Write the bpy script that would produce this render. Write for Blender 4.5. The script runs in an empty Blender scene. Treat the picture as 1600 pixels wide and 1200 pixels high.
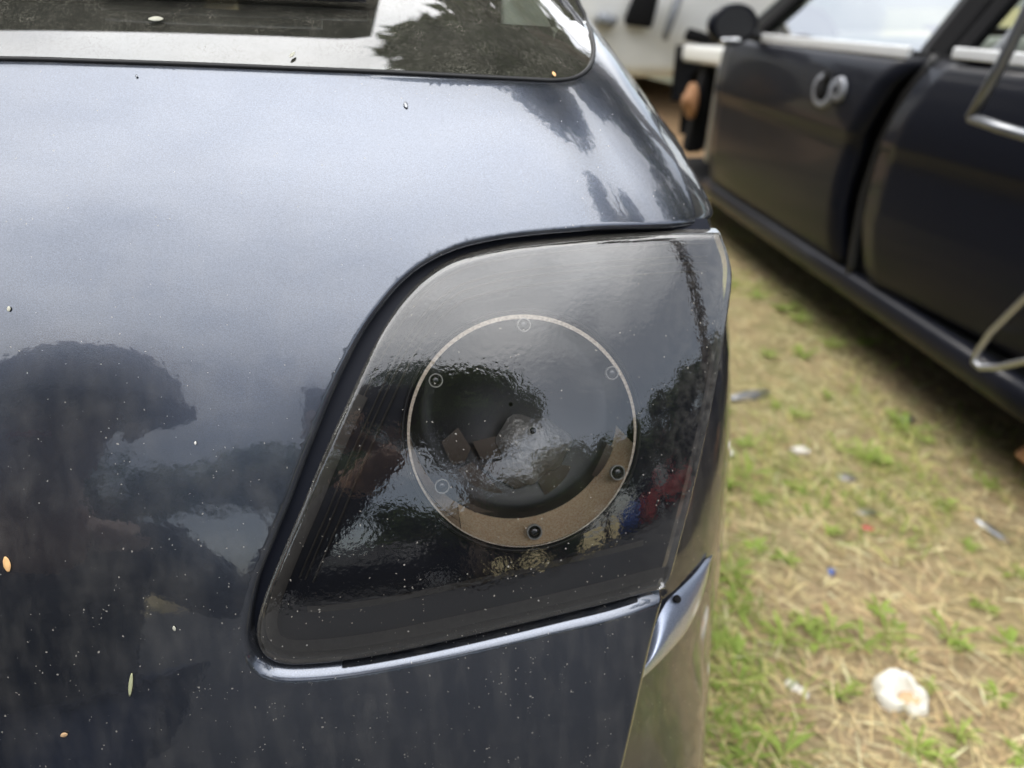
import bpy, bmesh, math, random, bisect
import numpy as np
from mathutils import Vector, Matrix, noise as mnoise
from mathutils.geometry import delaunay_2d_cdt

R_ = math.radians
SC = bpy.context.scene
COL = SC.collection
rnd = random.Random(11)

# ------------------------------------------------------------------ camera
FPX = 1130.0                      # focal length in pixels of a 1600 px wide frame
PIT = R_(27.6)                    # looking down
CAMH = 1.07
cam_d = bpy.data.cameras.new('camera')
cam = bpy.data.objects.new('camera', cam_d)
COL.objects.link(cam)
cam.location = (0, 0, CAMH)
cam.rotation_euler = (R_(90) - PIT, 0, 0)
cam_d.sensor_width = 36
cam_d.lens = FPX / 1600 * 36
cam_d.clip_start = .02
cam_d.clip_end = 900
cam_d.dof.use_dof = True
cam_d.dof.focus_distance = .405
cam_d.dof.aperture_fstop = 5.2
SC.camera = cam

# ------------------------------------------------------------------ sky, sun, exposure
SUN_EL, SUN_AZ = R_(52), R_(-28)
w = bpy.data.worlds.new('World'); SC.world = w; w.use_nodes = True
nt = w.node_tree; N = nt.nodes; L = nt.links
for n in list(N): N.remove(n)
out = N.new('ShaderNodeOutputWorld'); bg = N.new('ShaderNodeBackground')
sky = N.new('ShaderNodeTexSky'); sky.sky_type = 'NISHITA'; sky.sun_disc = False
sky.sun_elevation = SUN_EL; sky.sun_rotation = SUN_AZ
sky.air_density = 1.0; sky.dust_density = 1.5; sky.ozone_density = 1.5
tc = N.new('ShaderNodeTexCoord')
mp = N.new('ShaderNodeMapping'); mp.inputs['Scale'].default_value = (1, 1, 2.2); mp.inputs['Location'].default_value = (.3, .1, .55)
n1 = N.new('ShaderNodeTexNoise'); n1.inputs['Scale'].default_value = 1.1; n1.inputs['Detail'].default_value = 4; n1.inputs['Roughness'].default_value = .55
cr = N.new('ShaderNodeValToRGB'); cr.color_ramp.elements[0].position = .58; cr.color_ramp.elements[1].position = .92
cr.color_ramp.elements[0].color = (.25, .25, .25, 1)
n2 = N.new('ShaderNodeTexNoise'); n2.inputs['Scale'].default_value = 2.0; n2.inputs['Detail'].default_value = 4
cc = N.new('ShaderNodeValToRGB')
cc.color_ramp.elements[0].position = .3; cc.color_ramp.elements[0].color = (15.5, 15.7, 16.0, 1)
cc.color_ramp.elements[1].position = .7; cc.color_ramp.elements[1].color = (20.5, 20.3, 20, 1)
mx = N.new('ShaderNodeMix'); mx.data_type = 'RGBA'
L.new(tc.outputs['Generated'], mp.inputs['Vector'])
L.new(mp.outputs[0], n1.inputs['Vector']); L.new(mp.outputs[0], n2.inputs['Vector'])
# overcast law: the veil of cloud thickens and brightens towards the zenith
sx = N.new('ShaderNodeSeparateXYZ'); L.new(tc.outputs['Generated'], sx.inputs[0])
ma = N.new('ShaderNodeMath'); ma.operation = 'MULTIPLY_ADD'; L.new(sx.outputs[2], ma.inputs[0]); ma.inputs[1].default_value = .40; L.new(n1.outputs['Fac'], ma.inputs[2])
mu = N.new('ShaderNodeMath'); mu.operation = 'MULTIPLY_ADD'; mu.use_clamp = False; L.new(sx.outputs[2], mu.inputs[0]); mu.inputs[1].default_value = 1.6; mu.inputs[2].default_value = .58
sc2 = N.new('ShaderNodeVectorMath'); sc2.operation = 'SCALE'
L.new(ma.outputs[0], cr.inputs[0]); L.new(n2.outputs['Fac'], cc.inputs[0])
L.new(cc.outputs[0], sc2.inputs[0]); L.new(mu.outputs[0], sc2.inputs['Scale'])
L.new(cr.outputs[0], mx.inputs[0]); L.new(sky.outputs[0], mx.inputs[6]); L.new(sc2.outputs[0], mx.inputs[7])
L.new(mx.outputs[2], bg.inputs[0]); bg.inputs[1].default_value = .10
L.new(bg.outputs[0], out.inputs[0])
sun_d = bpy.data.lights.new('sun', 'SUN'); sun_d.energy = 1.5; sun_d.angle = R_(24); sun_d.color = (1, .95, .87)
sun = bpy.data.objects.new('sun', sun_d); COL.objects.link(sun)
_d = Vector((math.sin(SUN_AZ) * math.cos(SUN_EL), math.cos(SUN_AZ) * math.cos(SUN_EL), math.sin(SUN_EL)))
sun.rotation_euler = _d.to_track_quat('Z', 'Y').to_euler()
SC.view_settings.view_transform = 'Standard'; SC.view_settings.look = 'None'
SC.view_settings.exposure = 0.62; SC.view_settings.gamma = 1
SC.view_settings.use_curve_mapping = False
SC.cycles.use_denoising = True
SC.cycles.max_bounces = 10; SC.cycles.transparent_max_bounces = 24; SC.cycles.glossy_bounces = 5
SC.cycles.caustics_reflective = False; SC.cycles.caustics_refractive = False

# ------------------------------------------------------------------ material helpers
class NT:
    def __init__(s, name):
        s.m = bpy.data.materials.new(name); s.m.use_nodes = True
        s.t = s.m.node_tree; s.n = s.t.nodes; s.l = s.t.links
        for x in list(s.n): s.n.remove(x)
        s.out = s.n.new('ShaderNodeOutputMaterial')
        s.tc = None
    def node(s, typ, ins=None, **kw):
        x = s.n.new(typ)
        for k, v in kw.items(): setattr(x, k, v)
        for k, v in (ins or {}).items():
            if hasattr(v, 'is_output'): s.l.new(v, x.inputs[k])
            else: x.inputs[k].default_value = v
        return x
    def obj(s, scale=(1, 1, 1), loc=(0, 0, 0)):
        if not s.tc: s.tc = s.node('ShaderNodeTexCoord')
        return s.node('ShaderNodeMapping', {'Vector': s.tc.outputs['Object'], 'Scale': scale, 'Location': loc}).outputs[0]
    def noise(s, vec, scale, detail=4, rough=.5):
        return s.node('ShaderNodeTexNoise', {'Vector': vec, 'Scale': scale, 'Detail': detail, 'Roughness': rough}).outputs['Fac']
    def ramp(s, fac, stops):
        r = s.node('ShaderNodeValToRGB', {0: fac}); e = r.color_ramp.elements
        while len(e) < len(stops): e.new(.5)
        for a, (p, c) in zip(e, stops):
            a.position = p; a.color = (c, c, c, 1) if isinstance(c, (int, float)) else (*c, 1)
        return r.outputs[0]
    def math(s, op, a, b=0.0, clamp=False):
        x = s.node('ShaderNodeMath', operation=op); x.use_clamp = clamp
        for i, v in ((0, a), (1, b)):
            if hasattr(v, 'is_output'): s.l.new(v, x.inputs[i])
            else: x.inputs[i].default_value = v
        return x.outputs[0]
    def mix(s, fac, a, b):
        x = s.node('ShaderNodeMix', data_type='RGBA')
        for i, v in ((0, fac), (6, a), (7, b)):
            if hasattr(v, 'is_output'): s.l.new(v, x.inputs[i])
            else: x.inputs[i].default_value = v if i == 0 else (*v, 1)
        return x.outputs[2]
    def bump(s, h, strength, dist):
        return s.node('ShaderNodeBump', {'Height': h, 'Strength': strength, 'Distance': dist}).outputs[0]
    def pri(s, **kw):
        ins = {k.replace('_', ' '): ((*v, 1) if isinstance(v, tuple) and len(v) == 3 else v) for k, v in kw.items()}
        return s.node('ShaderNodeBsdfPrincipled', ins)
    def fin(s, sh): s.l.new(sh.outputs[0], s.out.inputs[0]); return s.m

def simple(name, col, rough=.5, metal=0, coat=0, var=.15, scale=30, bump=0.0, bdist=.002, spec=.5):
    t = NT(name); v = t.obj()
    nz = t.noise(v, scale, 5)
    c = t.mix(nz, tuple(x * (1 - var) for x in col), tuple(min(1, x * (1 + var)) for x in col))
    p = t.pri(Base_Color=c, Roughness=rough, Metallic=metal, Coat_Weight=coat, Coat_Roughness=.04, Specular_IOR_Level=spec)
    if bump: t.l.new(t.bump(nz, bump, bdist), p.inputs['Normal'])
    return t.fin(p)

def specks(t, lo=.80, dens=.16):
    """small pale dust grains, denser in run-off streaks; returns a 0..1 mask"""
    v = t.obj()
    nz3 = t.node('ShaderNodeTexNoise', {'Vector': v, 'Scale': 1100., 'Detail': 2.}).outputs['Color']
    vd = t.node('ShaderNodeVectorMath', {0: nz3, 1: (.0016, .0016, .0016), 2: v}, operation='MULTIPLY_ADD').outputs[0]
    def layer(sc, size, keep):
        vo = t.node('ShaderNodeTexVoronoi', {'Vector': vd, 'Scale': sc, 'Randomness': 1.0})
        sep = t.node('ShaderNodeSeparateColor', {0: vo.outputs['Color']})
        d = t.math('LESS_THAN', vo.outputs['Distance'], t.math('MULTIPLY', t.math('ADD', sep.outputs[1], .35), size))
        return t.math('MULTIPLY', d, t.math('LESS_THAN', sep.outputs[0], keep))
    st = t.noise(t.obj((130, 130, 9)), 1.0, 3, .6)
    st = t.ramp(st, [(.46, .03), (.66, 1)])
    cl = t.noise(v, 55, 3, .6); cl = t.ramp(cl, [(.40, 0.05), (.64, 1)])
    xyz = t.node('ShaderNodeSeparateXYZ', {0: v})
    low = t.node('ShaderNodeMapRange', {0: xyz.outputs[2], 1: lo + .13, 2: lo - .06, 3: .10, 4: 1.0}).outputs[0]
    keepm = t.math('MULTIPLY', t.math('MULTIPLY', st, cl), low)
    keepm = t.math('ADD', t.math('MULTIPLY', keepm, dens), .004)
    a = layer(640, .26, t.math('MULTIPLY', keepm, 1.6)); b = layer(300, .13, t.math('MULTIPLY', keepm, .5))
    c = layer(85, .030, .02)
    return t.math('MAXIMUM', t.math('MAXIMUM', a, b), c)

def m_paint(name, col, coat=1.0, spec=.5, dust=True, metal=.86, rough=.24, film=.03, coat_ior=1.62):
    t = NT(name); v = t.obj()
    base = col
    f = t.noise(v, 1500, 2, .5)
    big = t.noise(v, 9, 4)
    c = t.mix(t.ramp(f, [(.33, 0), (.67, 1)]), tuple(x * .80 for x in col), tuple(x * 1.22 for x in col))
    fl = t.node('ShaderNodeTexNoise', {'Vector': v, 'Scale': 1500., 'Detail': 2.}).outputs['Color']
    p = t.pri(Base_Color=c, Metallic=metal, Roughness=rough, Specular_IOR_Level=spec, Coat_Weight=coat, Coat_Roughness=.03, Coat_IOR=coat_ior)
    # the clear coat's faint orange peel and the flakes' own tilt
    peel = t.bump(t.noise(v, 190, 2, .4), .05, .0008)
    t.l.new(peel, p.inputs['Coat Normal'])
    t.l.new(t.bump(f, .10, .0005), p.inputs['Normal'])
    if dust:
        d = t.node('ShaderNodeBsdfDiffuse', {'Color': (.50, .47, .42, 1)})
        sp = specks(t)
        wipe = t.noise(t.obj((14, 14, 60)), 1.0, 5, .65)
        run = t.ramp(t.noise(t.obj((75, 75, 3.5)), 1.0, 4, .6), [(.42, .15), (.72, 1.5)])
        fm = t.math('MULTIPLY', t.math('MULTIPLY', t.ramp(wipe, [(.35, .35), (.7, 1)]), run), film * 1.5)
        m = t.math('MAXIMUM', t.math('MULTIPLY', sp, .5), fm)
        mx = t.node('ShaderNodeMixShader', {0: m, 1: p.outputs[0], 2: d.outputs[0]})
        return t.fin(mx)
    return t.fin(p)

def m_lens():
    t = NT('smoked_plastic'); v = t.obj()
    peel = t.math('ADD', t.noise(v, 300, 2, .5), t.math('MULTIPLY', t.noise(v, 60, 2), .30))
    nb = t.bump(peel, .085, .0007)
    tr = t.node('ShaderNodeBsdfTransparent', {'Color': (.85, .85, .86, 1)})
    gl = t.node('ShaderNodeBsdfGlossy', {'Color': (1, 1, 1, 1), 'Roughness': .025, 'Normal': nb})
    fr = t.node('ShaderNodeFresnel', {'IOR': 1.62, 'Normal': nb})
    fac = t.math('MULTIPLY', fr.outputs[0], 1.9, True)
    a = t.node('ShaderNodeMixShader', {0: fac, 1: tr.outputs[0], 2: gl.outputs[0]})
    d = t.node('ShaderNodeBsdfDiffuse', {'Color': (.55, .52, .47, 1)})
    sp = specks(t, .80, .15)
    haze = t.math('MULTIPLY', t.ramp(t.noise(t.obj((20, 20, 70)), 1, 5, .65), [(.4, .3), (.75, 1)]), .007)
    # dusty rim: distance to the moulding's edge is stored per vertex
    ed = t.node('ShaderNodeAttribute', attribute_name='edge').outputs['Fac']
    rim = t.math('MULTIPLY', t.ramp(ed, [(0, 1), (.22, .3), (.55, .0)]), t.ramp(t.noise(v, 300, 4, .7), [(.3, .15), (.7, .75)]))
    side = t.node('ShaderNodeMapRange', {0: t.node('ShaderNodeSeparateXYZ', {0: v}).outputs[0], 1: .075, 2: .15, 3: 0., 4: .10}).outputs[0]
    side = t.math('MULTIPLY', side, t.ramp(t.noise(v, 160, 5, .7), [(.4, .05), (.7, 1)]))
    m = t.math('MAXIMUM', t.math('MULTIPLY', sp, .55), t.math('ADD', haze, t.math('ADD', t.math('MULTIPLY', rim, .16), side)), True)
    b = t.node('ShaderNodeMixShader', {0: m, 1: a.outputs[0], 2: d.outputs[0]})
    return t.fin(b)

def m_glass(name, tint, dusty=0.0, ior=1.5, gain=1.0, rough=.01):
    t = NT(name); v = t.obj()
    tr = t.node('ShaderNodeBsdfTransparent', {'Color': (*tint, 1)})
    gl = t.node('ShaderNodeBsdfGlossy', {'Color': (1, 1, 1, 1), 'Roughness': rough})
    fr = t.node('ShaderNodeFresnel', {'IOR': ior})
    a = t.node('ShaderNodeMixShader', {0: t.math('MULTIPLY', fr.outputs[0], gain, True), 1: tr.outputs[0], 2: gl.outputs[0]})
    if not dusty: return t.fin(a)
    d = t.node('ShaderNodeBsdfDiffuse', {'Color': (.42, .40, .33, 1)})
    vo = t.node('ShaderNodeTexVoronoi', {'Vector': t.obj((1, 1, 1)), 'Scale': 900.})
    g = t.math('LESS_THAN', vo.outputs['Distance'], .30)
    cl = t.ramp(t.noise(v, 60, 6, .7), [(.35, .05), (.7, 1)])
    gr = t.ramp(t.noise(v, 700, 4, .7), [(.5, 0), (.68, 1)])
    m = t.math('ADD', t.math('MULTIPLY', t.math('MULTIPLY', t.math('MAXIMUM', g, gr), cl), dusty, True), t.math('MULTIPLY', t.ramp(t.noise(t.obj((1, 1, 1)), 22, 5, .6), [(.3, .4), (.7, 1)]), .08), True)
    b = t.node('ShaderNodeMixShader', {0: m, 1: a.outputs[0], 2: d.outputs[0]})
    return t.fin(b)

def m_attr(name, rough=.7, trans=0.0, mul=1.0):
    t = NT(name)
    a = t.node('ShaderNodeAttribute', attribute_name='col').outputs['Color']
    p = t.pri(Base_Color=a, Roughness=rough, Specular_IOR_Level=.25)
    if not trans: return t.fin(p)
    tl = t.node('ShaderNodeBsdfTranslucent', {'Color': a})
    return t.fin(t.node('ShaderNodeMixShader', {0: trans, 1: p.outputs[0], 2: tl.outputs[0]}))

def m_ground():
    t = NT('trampled_soil'); v = t.obj()
    big = t.noise(v, 1.6, 5, .6); mid = t.noise(v, 9, 6, .65); fine = t.noise(v, 90, 6, .7)
    fib = t.noise(t.obj((45, 160, 30)), 1, 4, .7)
    c = t.mix(t.ramp(mid, [(.3, 0), (.7, 1)]), (.25, .19, .115), (.47, .37, .22))
    c = t.mix(t.ramp(fib, [(.48, 0), (.66, .75)]), c, (.58, .46, .28))
    c = t.mix(t.ramp(fine, [(.3, .5), (.6, 0)]), c, (.14, .10, .065))
    c = t.mix(t.ramp(big, [(.42, 0), (.62, .5)]), c, (.18, .23, .065))
    p = t.pri(Base_Color=c, Roughness=.95, Specular_IOR_Level=.1)
    t.l.new(t.bump(t.math('ADD', fine, t.math('MULTIPLY', mid, 2)), .8, .012), p.inputs['Normal'])
    return t.fin(p)

def m_rubber(name='rubber', col=(.012, .012, .013), rough=.55): return simple(name, col, rough, var=.3, scale=80)

M = dict(
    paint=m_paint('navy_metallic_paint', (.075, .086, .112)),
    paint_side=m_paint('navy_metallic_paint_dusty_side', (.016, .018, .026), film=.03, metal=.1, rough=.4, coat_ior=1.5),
    lens=m_lens(),
    rear_glass=m_glass('dusty_rear_glass', (.30, .36, .32), dusty=.30, gain=2.9),
    glass=m_glass('side_glass', (.46, .53, .49), gain=.45),
    dark_glass=m_glass('tinted_glass', (.10, .12, .12), gain=1.3),
    black=simple('black_plastic', (.011, .011, .013), .45, var=.3, scale=60),
    matt=simple('matt_black', (.010, .010, .011), .9, var=.2, spec=.15),
    rubber=m_rubber(),
    frit=simple('ceramic_frit', (.012, .012, .012), .6, var=.3),
    housing=simple('dark_housing', (.005, .007, .015), .6, var=.25, scale=40, spec=.3),
    flange=simple('grey_brown_flange', (.042, .038, .034), .7, var=.35, scale=220),
    chrome=simple('chrome', (.75, .76, .78), .16, 1, var=.08),
    alu=simple('dull_aluminium', (.50, .51, .54), .38, 1, var=.12, bump=.1),
    steel=simple('grey_steel', (.30, .31, .33), .42, .9, var=.15),
    dull_silver=simple('dull_silver', (.27, .28, .31), .55, .3, var=.3, scale=60),
    trim=simple('bright_satin_trim', (.86, .87, .88), .42, .35, var=.08),
    black_paint=m_paint('black_car_paint', (.007, .008, .013), dust=False, metal=.0, rough=.45, coat_ior=1.34, coat=.32, spec=.12),
    white_paint=simple('white_car_paint', (.80, .80, .78), .28, 0, coat=.8, var=.04),
    red_paint=simple('red_paint', (.42, .03, .03), .3, coat=.6, var=.1),
    blue_paint=simple('blue_paint', (.05, .10, .34), .3, coat=.6, var=.1),
    sky_tint=m_paint('navy_paint_sky_reflection', (.30, .34, .44), dust=False, metal=.6, rough=.30),  # pale blue stands for the sky reflected in navy paint
    cloth_dark=simple('dark_cloth', (.022, .024, .032), .9, var=.3, scale=120, bump=.3),
    denim=simple('denim', (.04, .05, .085), .9, var=.3, scale=200, bump=.3),
    skin=simple('skin', (.42, .26, .18), .5, var=.1, scale=60),
    hair=simple('dark_hair', (.02, .014, .010), .6, var=.4, scale=150),
    seatcloth=simple('beige_upholstery', (.34, .33, .30), .85, var=.15),
    tyre=simple('tyre_rubber', (.022, .021, .020), .8, var=.3, scale=40, bump=.2),
    rust=simple('rusty_iron', (.30, .15, .07), .8, .1, var=.45, scale=45, bump=.4),
    tan=simple('tan_plaster', (.55, .36, .20), .8, var=.2, scale=25),
    foam=simple('white_foam', (.82, .80, .72), .75, var=.08, scale=40, bump=.3),
    bark=simple('bark', (.10, .075, .055), .9, var=.4, scale=14, bump=.8, bdist=.02),
    straw=m_attr('dry_straw', .75, .15),
    leaf=m_attr('leaf', .55, .35),
    pebble=simple('pale_pebble', (.72, .69, .64), .6, var=.1, scale=60),
    ground=m_ground(),
)
def m_speckle(name, a, b, sc=900, rough=.45, metal=.2):
    t = NT(name); v = t.obj()
    f = t.noise(v, sc, 3, .7)
    c = t.mix(t.ramp(f, [(.38, 0), (.62, 1)]), a, b)
    p = t.pri(Base_Color=c, Roughness=rough, Metallic=metal)
    t.l.new(t.bump(f, .5, .0006), p.inputs['Normal'])
    return t.fin(p)
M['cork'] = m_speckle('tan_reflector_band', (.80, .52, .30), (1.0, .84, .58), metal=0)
M['cork_dark'] = m_speckle('darker_tan_band', (.42, .29, .19), (.62, .47, .33), metal=0)
M['rim'] = m_speckle('pale_rim', (.62, .50, .38), (.94, .82, .66), 700)
M['facet'] = simple('bronze_reflector', (.075, .056, .042), .5, .2, var=.25, scale=60)
M['facet_dark'] = simple('dark_reflector', (.014, .014, .016), .35, .0, var=.3, scale=60)
M['bossring'] = simple('pale_moulded_ring', (.62, .60, .55), .35, var=.3, scale=900)
M['bosspin'] = simple('dark_glossy_pin', (.012, .012, .013), .12, var=.3, scale=700, spec=.9)
M['clear'] = m_glass('clear_plastic', (.55, .54, .52), ior=1.9, gain=1.6, rough=.05)

# ------------------------------------------------------------------ object helpers
def setp(o, label=None, cat=None, group=None, kind=None):
    for k, v in (('label', label), ('category', cat), ('group', group), ('kind', kind)):
        if v: o[k] = v
    return o
def link(o, parent=None):
    COL.objects.link(o)
    if parent is not None:
        o.parent = parent
        o.matrix_parent_inverse = parent.matrix_basis.inverted()
    return o
def empty(name, loc=(0, 0, 0), rz=0.0):
    o = bpy.data.objects.new(name, None); COL.objects.link(o)
    o.empty_display_size = .1; o.location = loc; o.rotation_euler = (0, 0, rz)
    o.matrix_basis = Matrix.Translation(loc) @ Matrix.Rotation(rz, 4, 'Z')
    return o
def mesh_obj(name, V, Fc, mat, parent=None, smooth=True, mats=None, fm=None, normals=None, attr=None, local=False):
    me = bpy.data.meshes.new(name)
    me.from_pydata([tuple(v) for v in V], [], Fc)
    for m in (mats or [mat]): me.materials.append(m)
    if fm is not None: me.polygons.foreach_set('material_index', fm)
    me.polygons.foreach_set('use_smooth', [smooth] * len(me.polygons))
    if attr:
        for nm, vals in attr.items():
            if nm == 'col':
                a = me.color_attributes.new('col', 'FLOAT_COLOR', 'POINT')
                a.data.foreach_set('color', np.asarray(vals, dtype=np.float32).ravel())
            else:
                a = me.attributes.new(nm, 'FLOAT', 'POINT'); a.data.foreach_set('value', np.asarray(vals, dtype=np.float32))
    me.update()
    if normals is not None: me.normals_split_custom_set_from_vertices([tuple(n) for n in normals])
    o = bpy.data.objects.new(name, me)
    if local:
        COL.objects.link(o)
        if parent is not None: o.parent = parent
    else: link(o, parent)
    return o

class MB:
    def __init__(s): s.V = []; s.F = []
    def add(s, V, Fc):
        b = len(s.V); s.V += [tuple(v) for v in V]; s.F += [tuple(i + b for i in f) for f in Fc]; return s
    def tube(s, pts, r, n=10, cap=True, closed=False):
        pts = [Vector(p) for p in pts]; rs = r if isinstance(r, (list, tuple)) else [r] * len(pts)
        V = []; up = None
        m = len(pts)
        for i, p in enumerate(pts):
            if closed: d = pts[(i + 1) % m] - pts[i - 1]
            else: d = pts[min(i + 1, m - 1)] - pts[max(i - 1, 0)]
            d.normalize()
            if up is None: up = d.orthogonal().normalized()
            up = (up - d * up.dot(d)); up = up.normalized() if up.length > 1e-6 else d.orthogonal().normalized()
            sd = d.cross(up)
            for k in range(n):
                a = 2 * math.pi * k / n
                V.append(p + (up * math.cos(a) + sd * math.sin(a)) * rs[i])
        Fc = []
        for i in range(m if closed else m - 1):
            j = (i + 1) % m
            for k in range(n):
                l = (k + 1) % n
                Fc.append((i * n + k, i * n + l, j * n + l, j * n + k))
        if cap and not closed:
            Fc.append(tuple(range(n - 1, -1, -1))); Fc.append(tuple(range((m - 1) * n, m * n)))
        return s.add(V, Fc)
    def lathe(s, prof, mat4=Matrix(), n=32, a0=0, a1=2 * math.pi):
        """prof: list of (radius, height) turned about local Z"""
        full = abs(a1 - a0 - 2 * math.pi) < 1e-6; cnt = n if full else n + 1
        V = []
        for r, z in prof:
            for k in range(cnt):
                a = a0 + (a1 - a0) * k / n
                V.append(mat4 @ Vector((r * math.cos(a), r * math.sin(a), z)))
        Fc = []
        for i in range(len(prof) - 1):
            for k in range(n):
                l = (k + 1) % cnt if full else k + 1
                Fc.append((i * cnt + k, i * cnt + l, (i + 1) * cnt + l, (i + 1) * cnt + k))
        return s.add(V, Fc)
    def box(s, c, d, mat4=Matrix(), bev=.15):
        """box with chamfered vertical edges and top, centre c, size d"""
        bm = bmesh.new(); bmesh.ops.create_cube(bm, size=1)
        for v in bm.verts: v.co = Vector((v.co.x * d[0], v.co.y * d[1], v.co.z * d[2]))
        if bev: bmesh.ops.bevel(bm, geom=list(bm.edges), offset=min(d) * bev, segments=2, affect='EDGES', profile=.5)
        bm.verts.index_update()
        V = [mat4 @ (v.co + Vector(c)) for v in bm.verts]; Fc = [tuple(x.index for x in f.verts) for f in bm.faces]
        bm.free(); return s.add(V, Fc)
    def grid(s, rows):
        n = len(rows[0]); V = [p for r in rows for p in r]
        Fc = [(i * n + k, i * n + k + 1, (i + 1) * n + k + 1, (i + 1) * n + k) for i in range(len(rows) - 1) for k in range(n - 1)]
        return s.add(V, Fc)
    def build(s, name, mat, parent=None, smooth=True, local=False, **kw):
        return mesh_obj(name, s.V, s.F, mat, parent, smooth, local=local, **kw)
def solid(o, th, off=-1):
    m = o.modifiers.new('thickness', 'SOLIDIFY'); m.thickness = th; m.offset = off; return o
def bevel(o, wd, seg=2):
    m = o.modifiers.new('bevel', 'BEVEL'); m.width = wd; m.segments = seg; m.limit_method = 'ANGLE'; return o

# ------------------------------------------------------------------ pixel -> ray, used to survey the place from the photograph
CP, SP = math.cos(PIT), math.sin(PIT)
def ray(u, v):
    a = (u - 800) / FPX; b = (600 - v) / FPX
    return (a, CP + b * SP, -SP + b * CP)
def on_ground(u, v, z=0.0):
    r = ray(u, v); t = (z - CAMH) / r[2]
    return Vector((r[0] * t, r[1] * t, z))

# ------------------------------------------------------------------ ground
def gz(x, y):
    return .018 * mnoise.noise((x * .9, y * .9, 3.1)) + .010 * mnoise.noise((x * 3.1, y * 3.1, 1.7))
def build_ground():
    xs = sorted(set([-400, -150, -60, -30, -15, -8, -5, -3.5, -2.5] + [round(-1.5 + .06 * i, 3) for i in range(80)] + [3.6, 4.5, 6, 8, 12, 20, 40, 80, 180, 400]))
    ys = sorted(set([-400, -150, -60, -30, -15, -8, -5, -3, -2, -1, -.5] + [round(.06 * i, 3) for i in range(110)] + [7, 8, 9.5, 12, 16, 22, 35, 60, 120, 250, 450]))
    mb = MB(); mb.grid([[(x, y, gz(x, y) if abs(x) < 20 and abs(y) < 20 else 0) for x in xs] for y in ys])
    o = mb.build('ground', M['ground']); setp(o, 'brown trampled soil with dry straw and patches of green', 'ground', kind='structure')
build_ground()
def build_dark_strip():  # unseen strip, added so the lower tailgate mirrors dark ground
    xs = np.linspace(-14, 14, 60); ys = np.linspace(-12, .05, 40)
    mb = MB(); mb.grid([[(x, y, .045 + gz(x, y) * .4) for x in xs] for y in ys])
    t = NT('worn_asphalt'); v = t.obj(); f = t.noise(v, 120, 6, .7); b = t.noise(v, 1.2, 5)
    c = t.mix(f, (.024, .025, .028), (.055, .055, .057)); c = t.mix(t.ramp(b, [(.5, 0), (.75, .3)]), c, (.08, .07, .06))
    p = t.pri(Base_Color=c, Roughness=.9); t.l.new(t.bump(f, .5, .004), p.inputs['Normal'])
    o = mb.build('dark_ground_strip', t.fin(p)); setp(o, 'unseen dark asphalt strip added behind the photographer to darken the reflections', 'drive', kind='structure')
build_dark_strip()

# ================================================================== THE CLOSE CAR (rear quarter)
# surface of the tail: y = S(x, z); tilt angle of the panel against height
TZ = [.2, .45, .60, .68, .74, .80, .86, .92, .98, 1.02, 1.06, 1.12, 1.3, 1.9]
TT = [0, 3, 9, 14, 18.5, 23, 28, 33, 39, 45, 52, 56, 57, 58]
DZ = .001; NZ = 1700
_zz = .2 + DZ * np.arange(NZ + 1)
_th = np.interp(_zz, TZ, TT)
for _ in range(3):
    _th = np.convolve(np.pad(_th, 18, 'edge'), np.ones(37) / 37, 'valid')
_tan = np.tan(np.radians(_th)); _P = np.concatenate([[0], np.cumsum(DZ * .5 * (_tan[1:] + _tan[:-1]))])
_P = _P - _P[660] + .385
def P(z): return np.interp(z, _zz, _P)
XC, KX = -.62, .30
_EZ = [.2, .60, .70, .80, .899, .927, .949, .969, .989, 1.01, 1.031, 1.048, 1.061, 1.074, 1.09, 1.12, 1.2, 1.9]
_EX = [.13, .142, .150, .162, .166, .157, .146, .132, .116, .099, .084, .074, .059, .040, .028, .015, -.005, -.15]
_ez = np.arange(.15, 1.95, .005); _ex = np.convolve(np.pad(np.interp(_ez, _EZ, _EX), 5, 'edge'), np.ones(11) / 11, 'valid')
def xe(z): return np.interp(z, _ez, _ex)
RC = .11
def S(x, z):
    x = np.asarray(x, float); z = np.asarray(z, float)
    xx = XC + np.abs(x - XC)
    y = P(z) + .5 * KX * (xx - XC) ** 2 - .5 * KX * XC * XC
    u = np.clip((xx - (xe(z) - RC)) / RC, 0, .999)
    return y + RC * .9 * (1 - (1 - u ** 2.6) ** (1 / 2.2))
def SL(x, z):      # lamp cover: same crown, flatter towards its outer edge
    x = np.asarray(x, float); z = np.asarray(z, float)
    xx = XC + np.abs(x - XC)
    y = P(z) + .5 * KX * (xx - XC) ** 2 - .5 * KX * XC * XC
    u = np.clip((xx - .01) / .15, 0, 1.2)
    return y + .030 * u ** 2.4
def hit(u, v, fn=S):
    d = ray(u, v)
    ts = np.arange(.2, 2.2, .002)
    g = d[1] * ts - fn(d[0] * ts, CAMH + d[2] * ts)
    i = int(np.argmax(g > 0))
    a, b = ts[max(i - 1, 0)], ts[i]
    for _ in range(24):
        m = .5 * (a + b)
        if d[1] * m - float(fn(d[0] * m, CAMH + d[2] * m)) > 0: b = m
        else: a = m
    return (d[0] * b, CAMH + d[2] * b)
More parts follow.
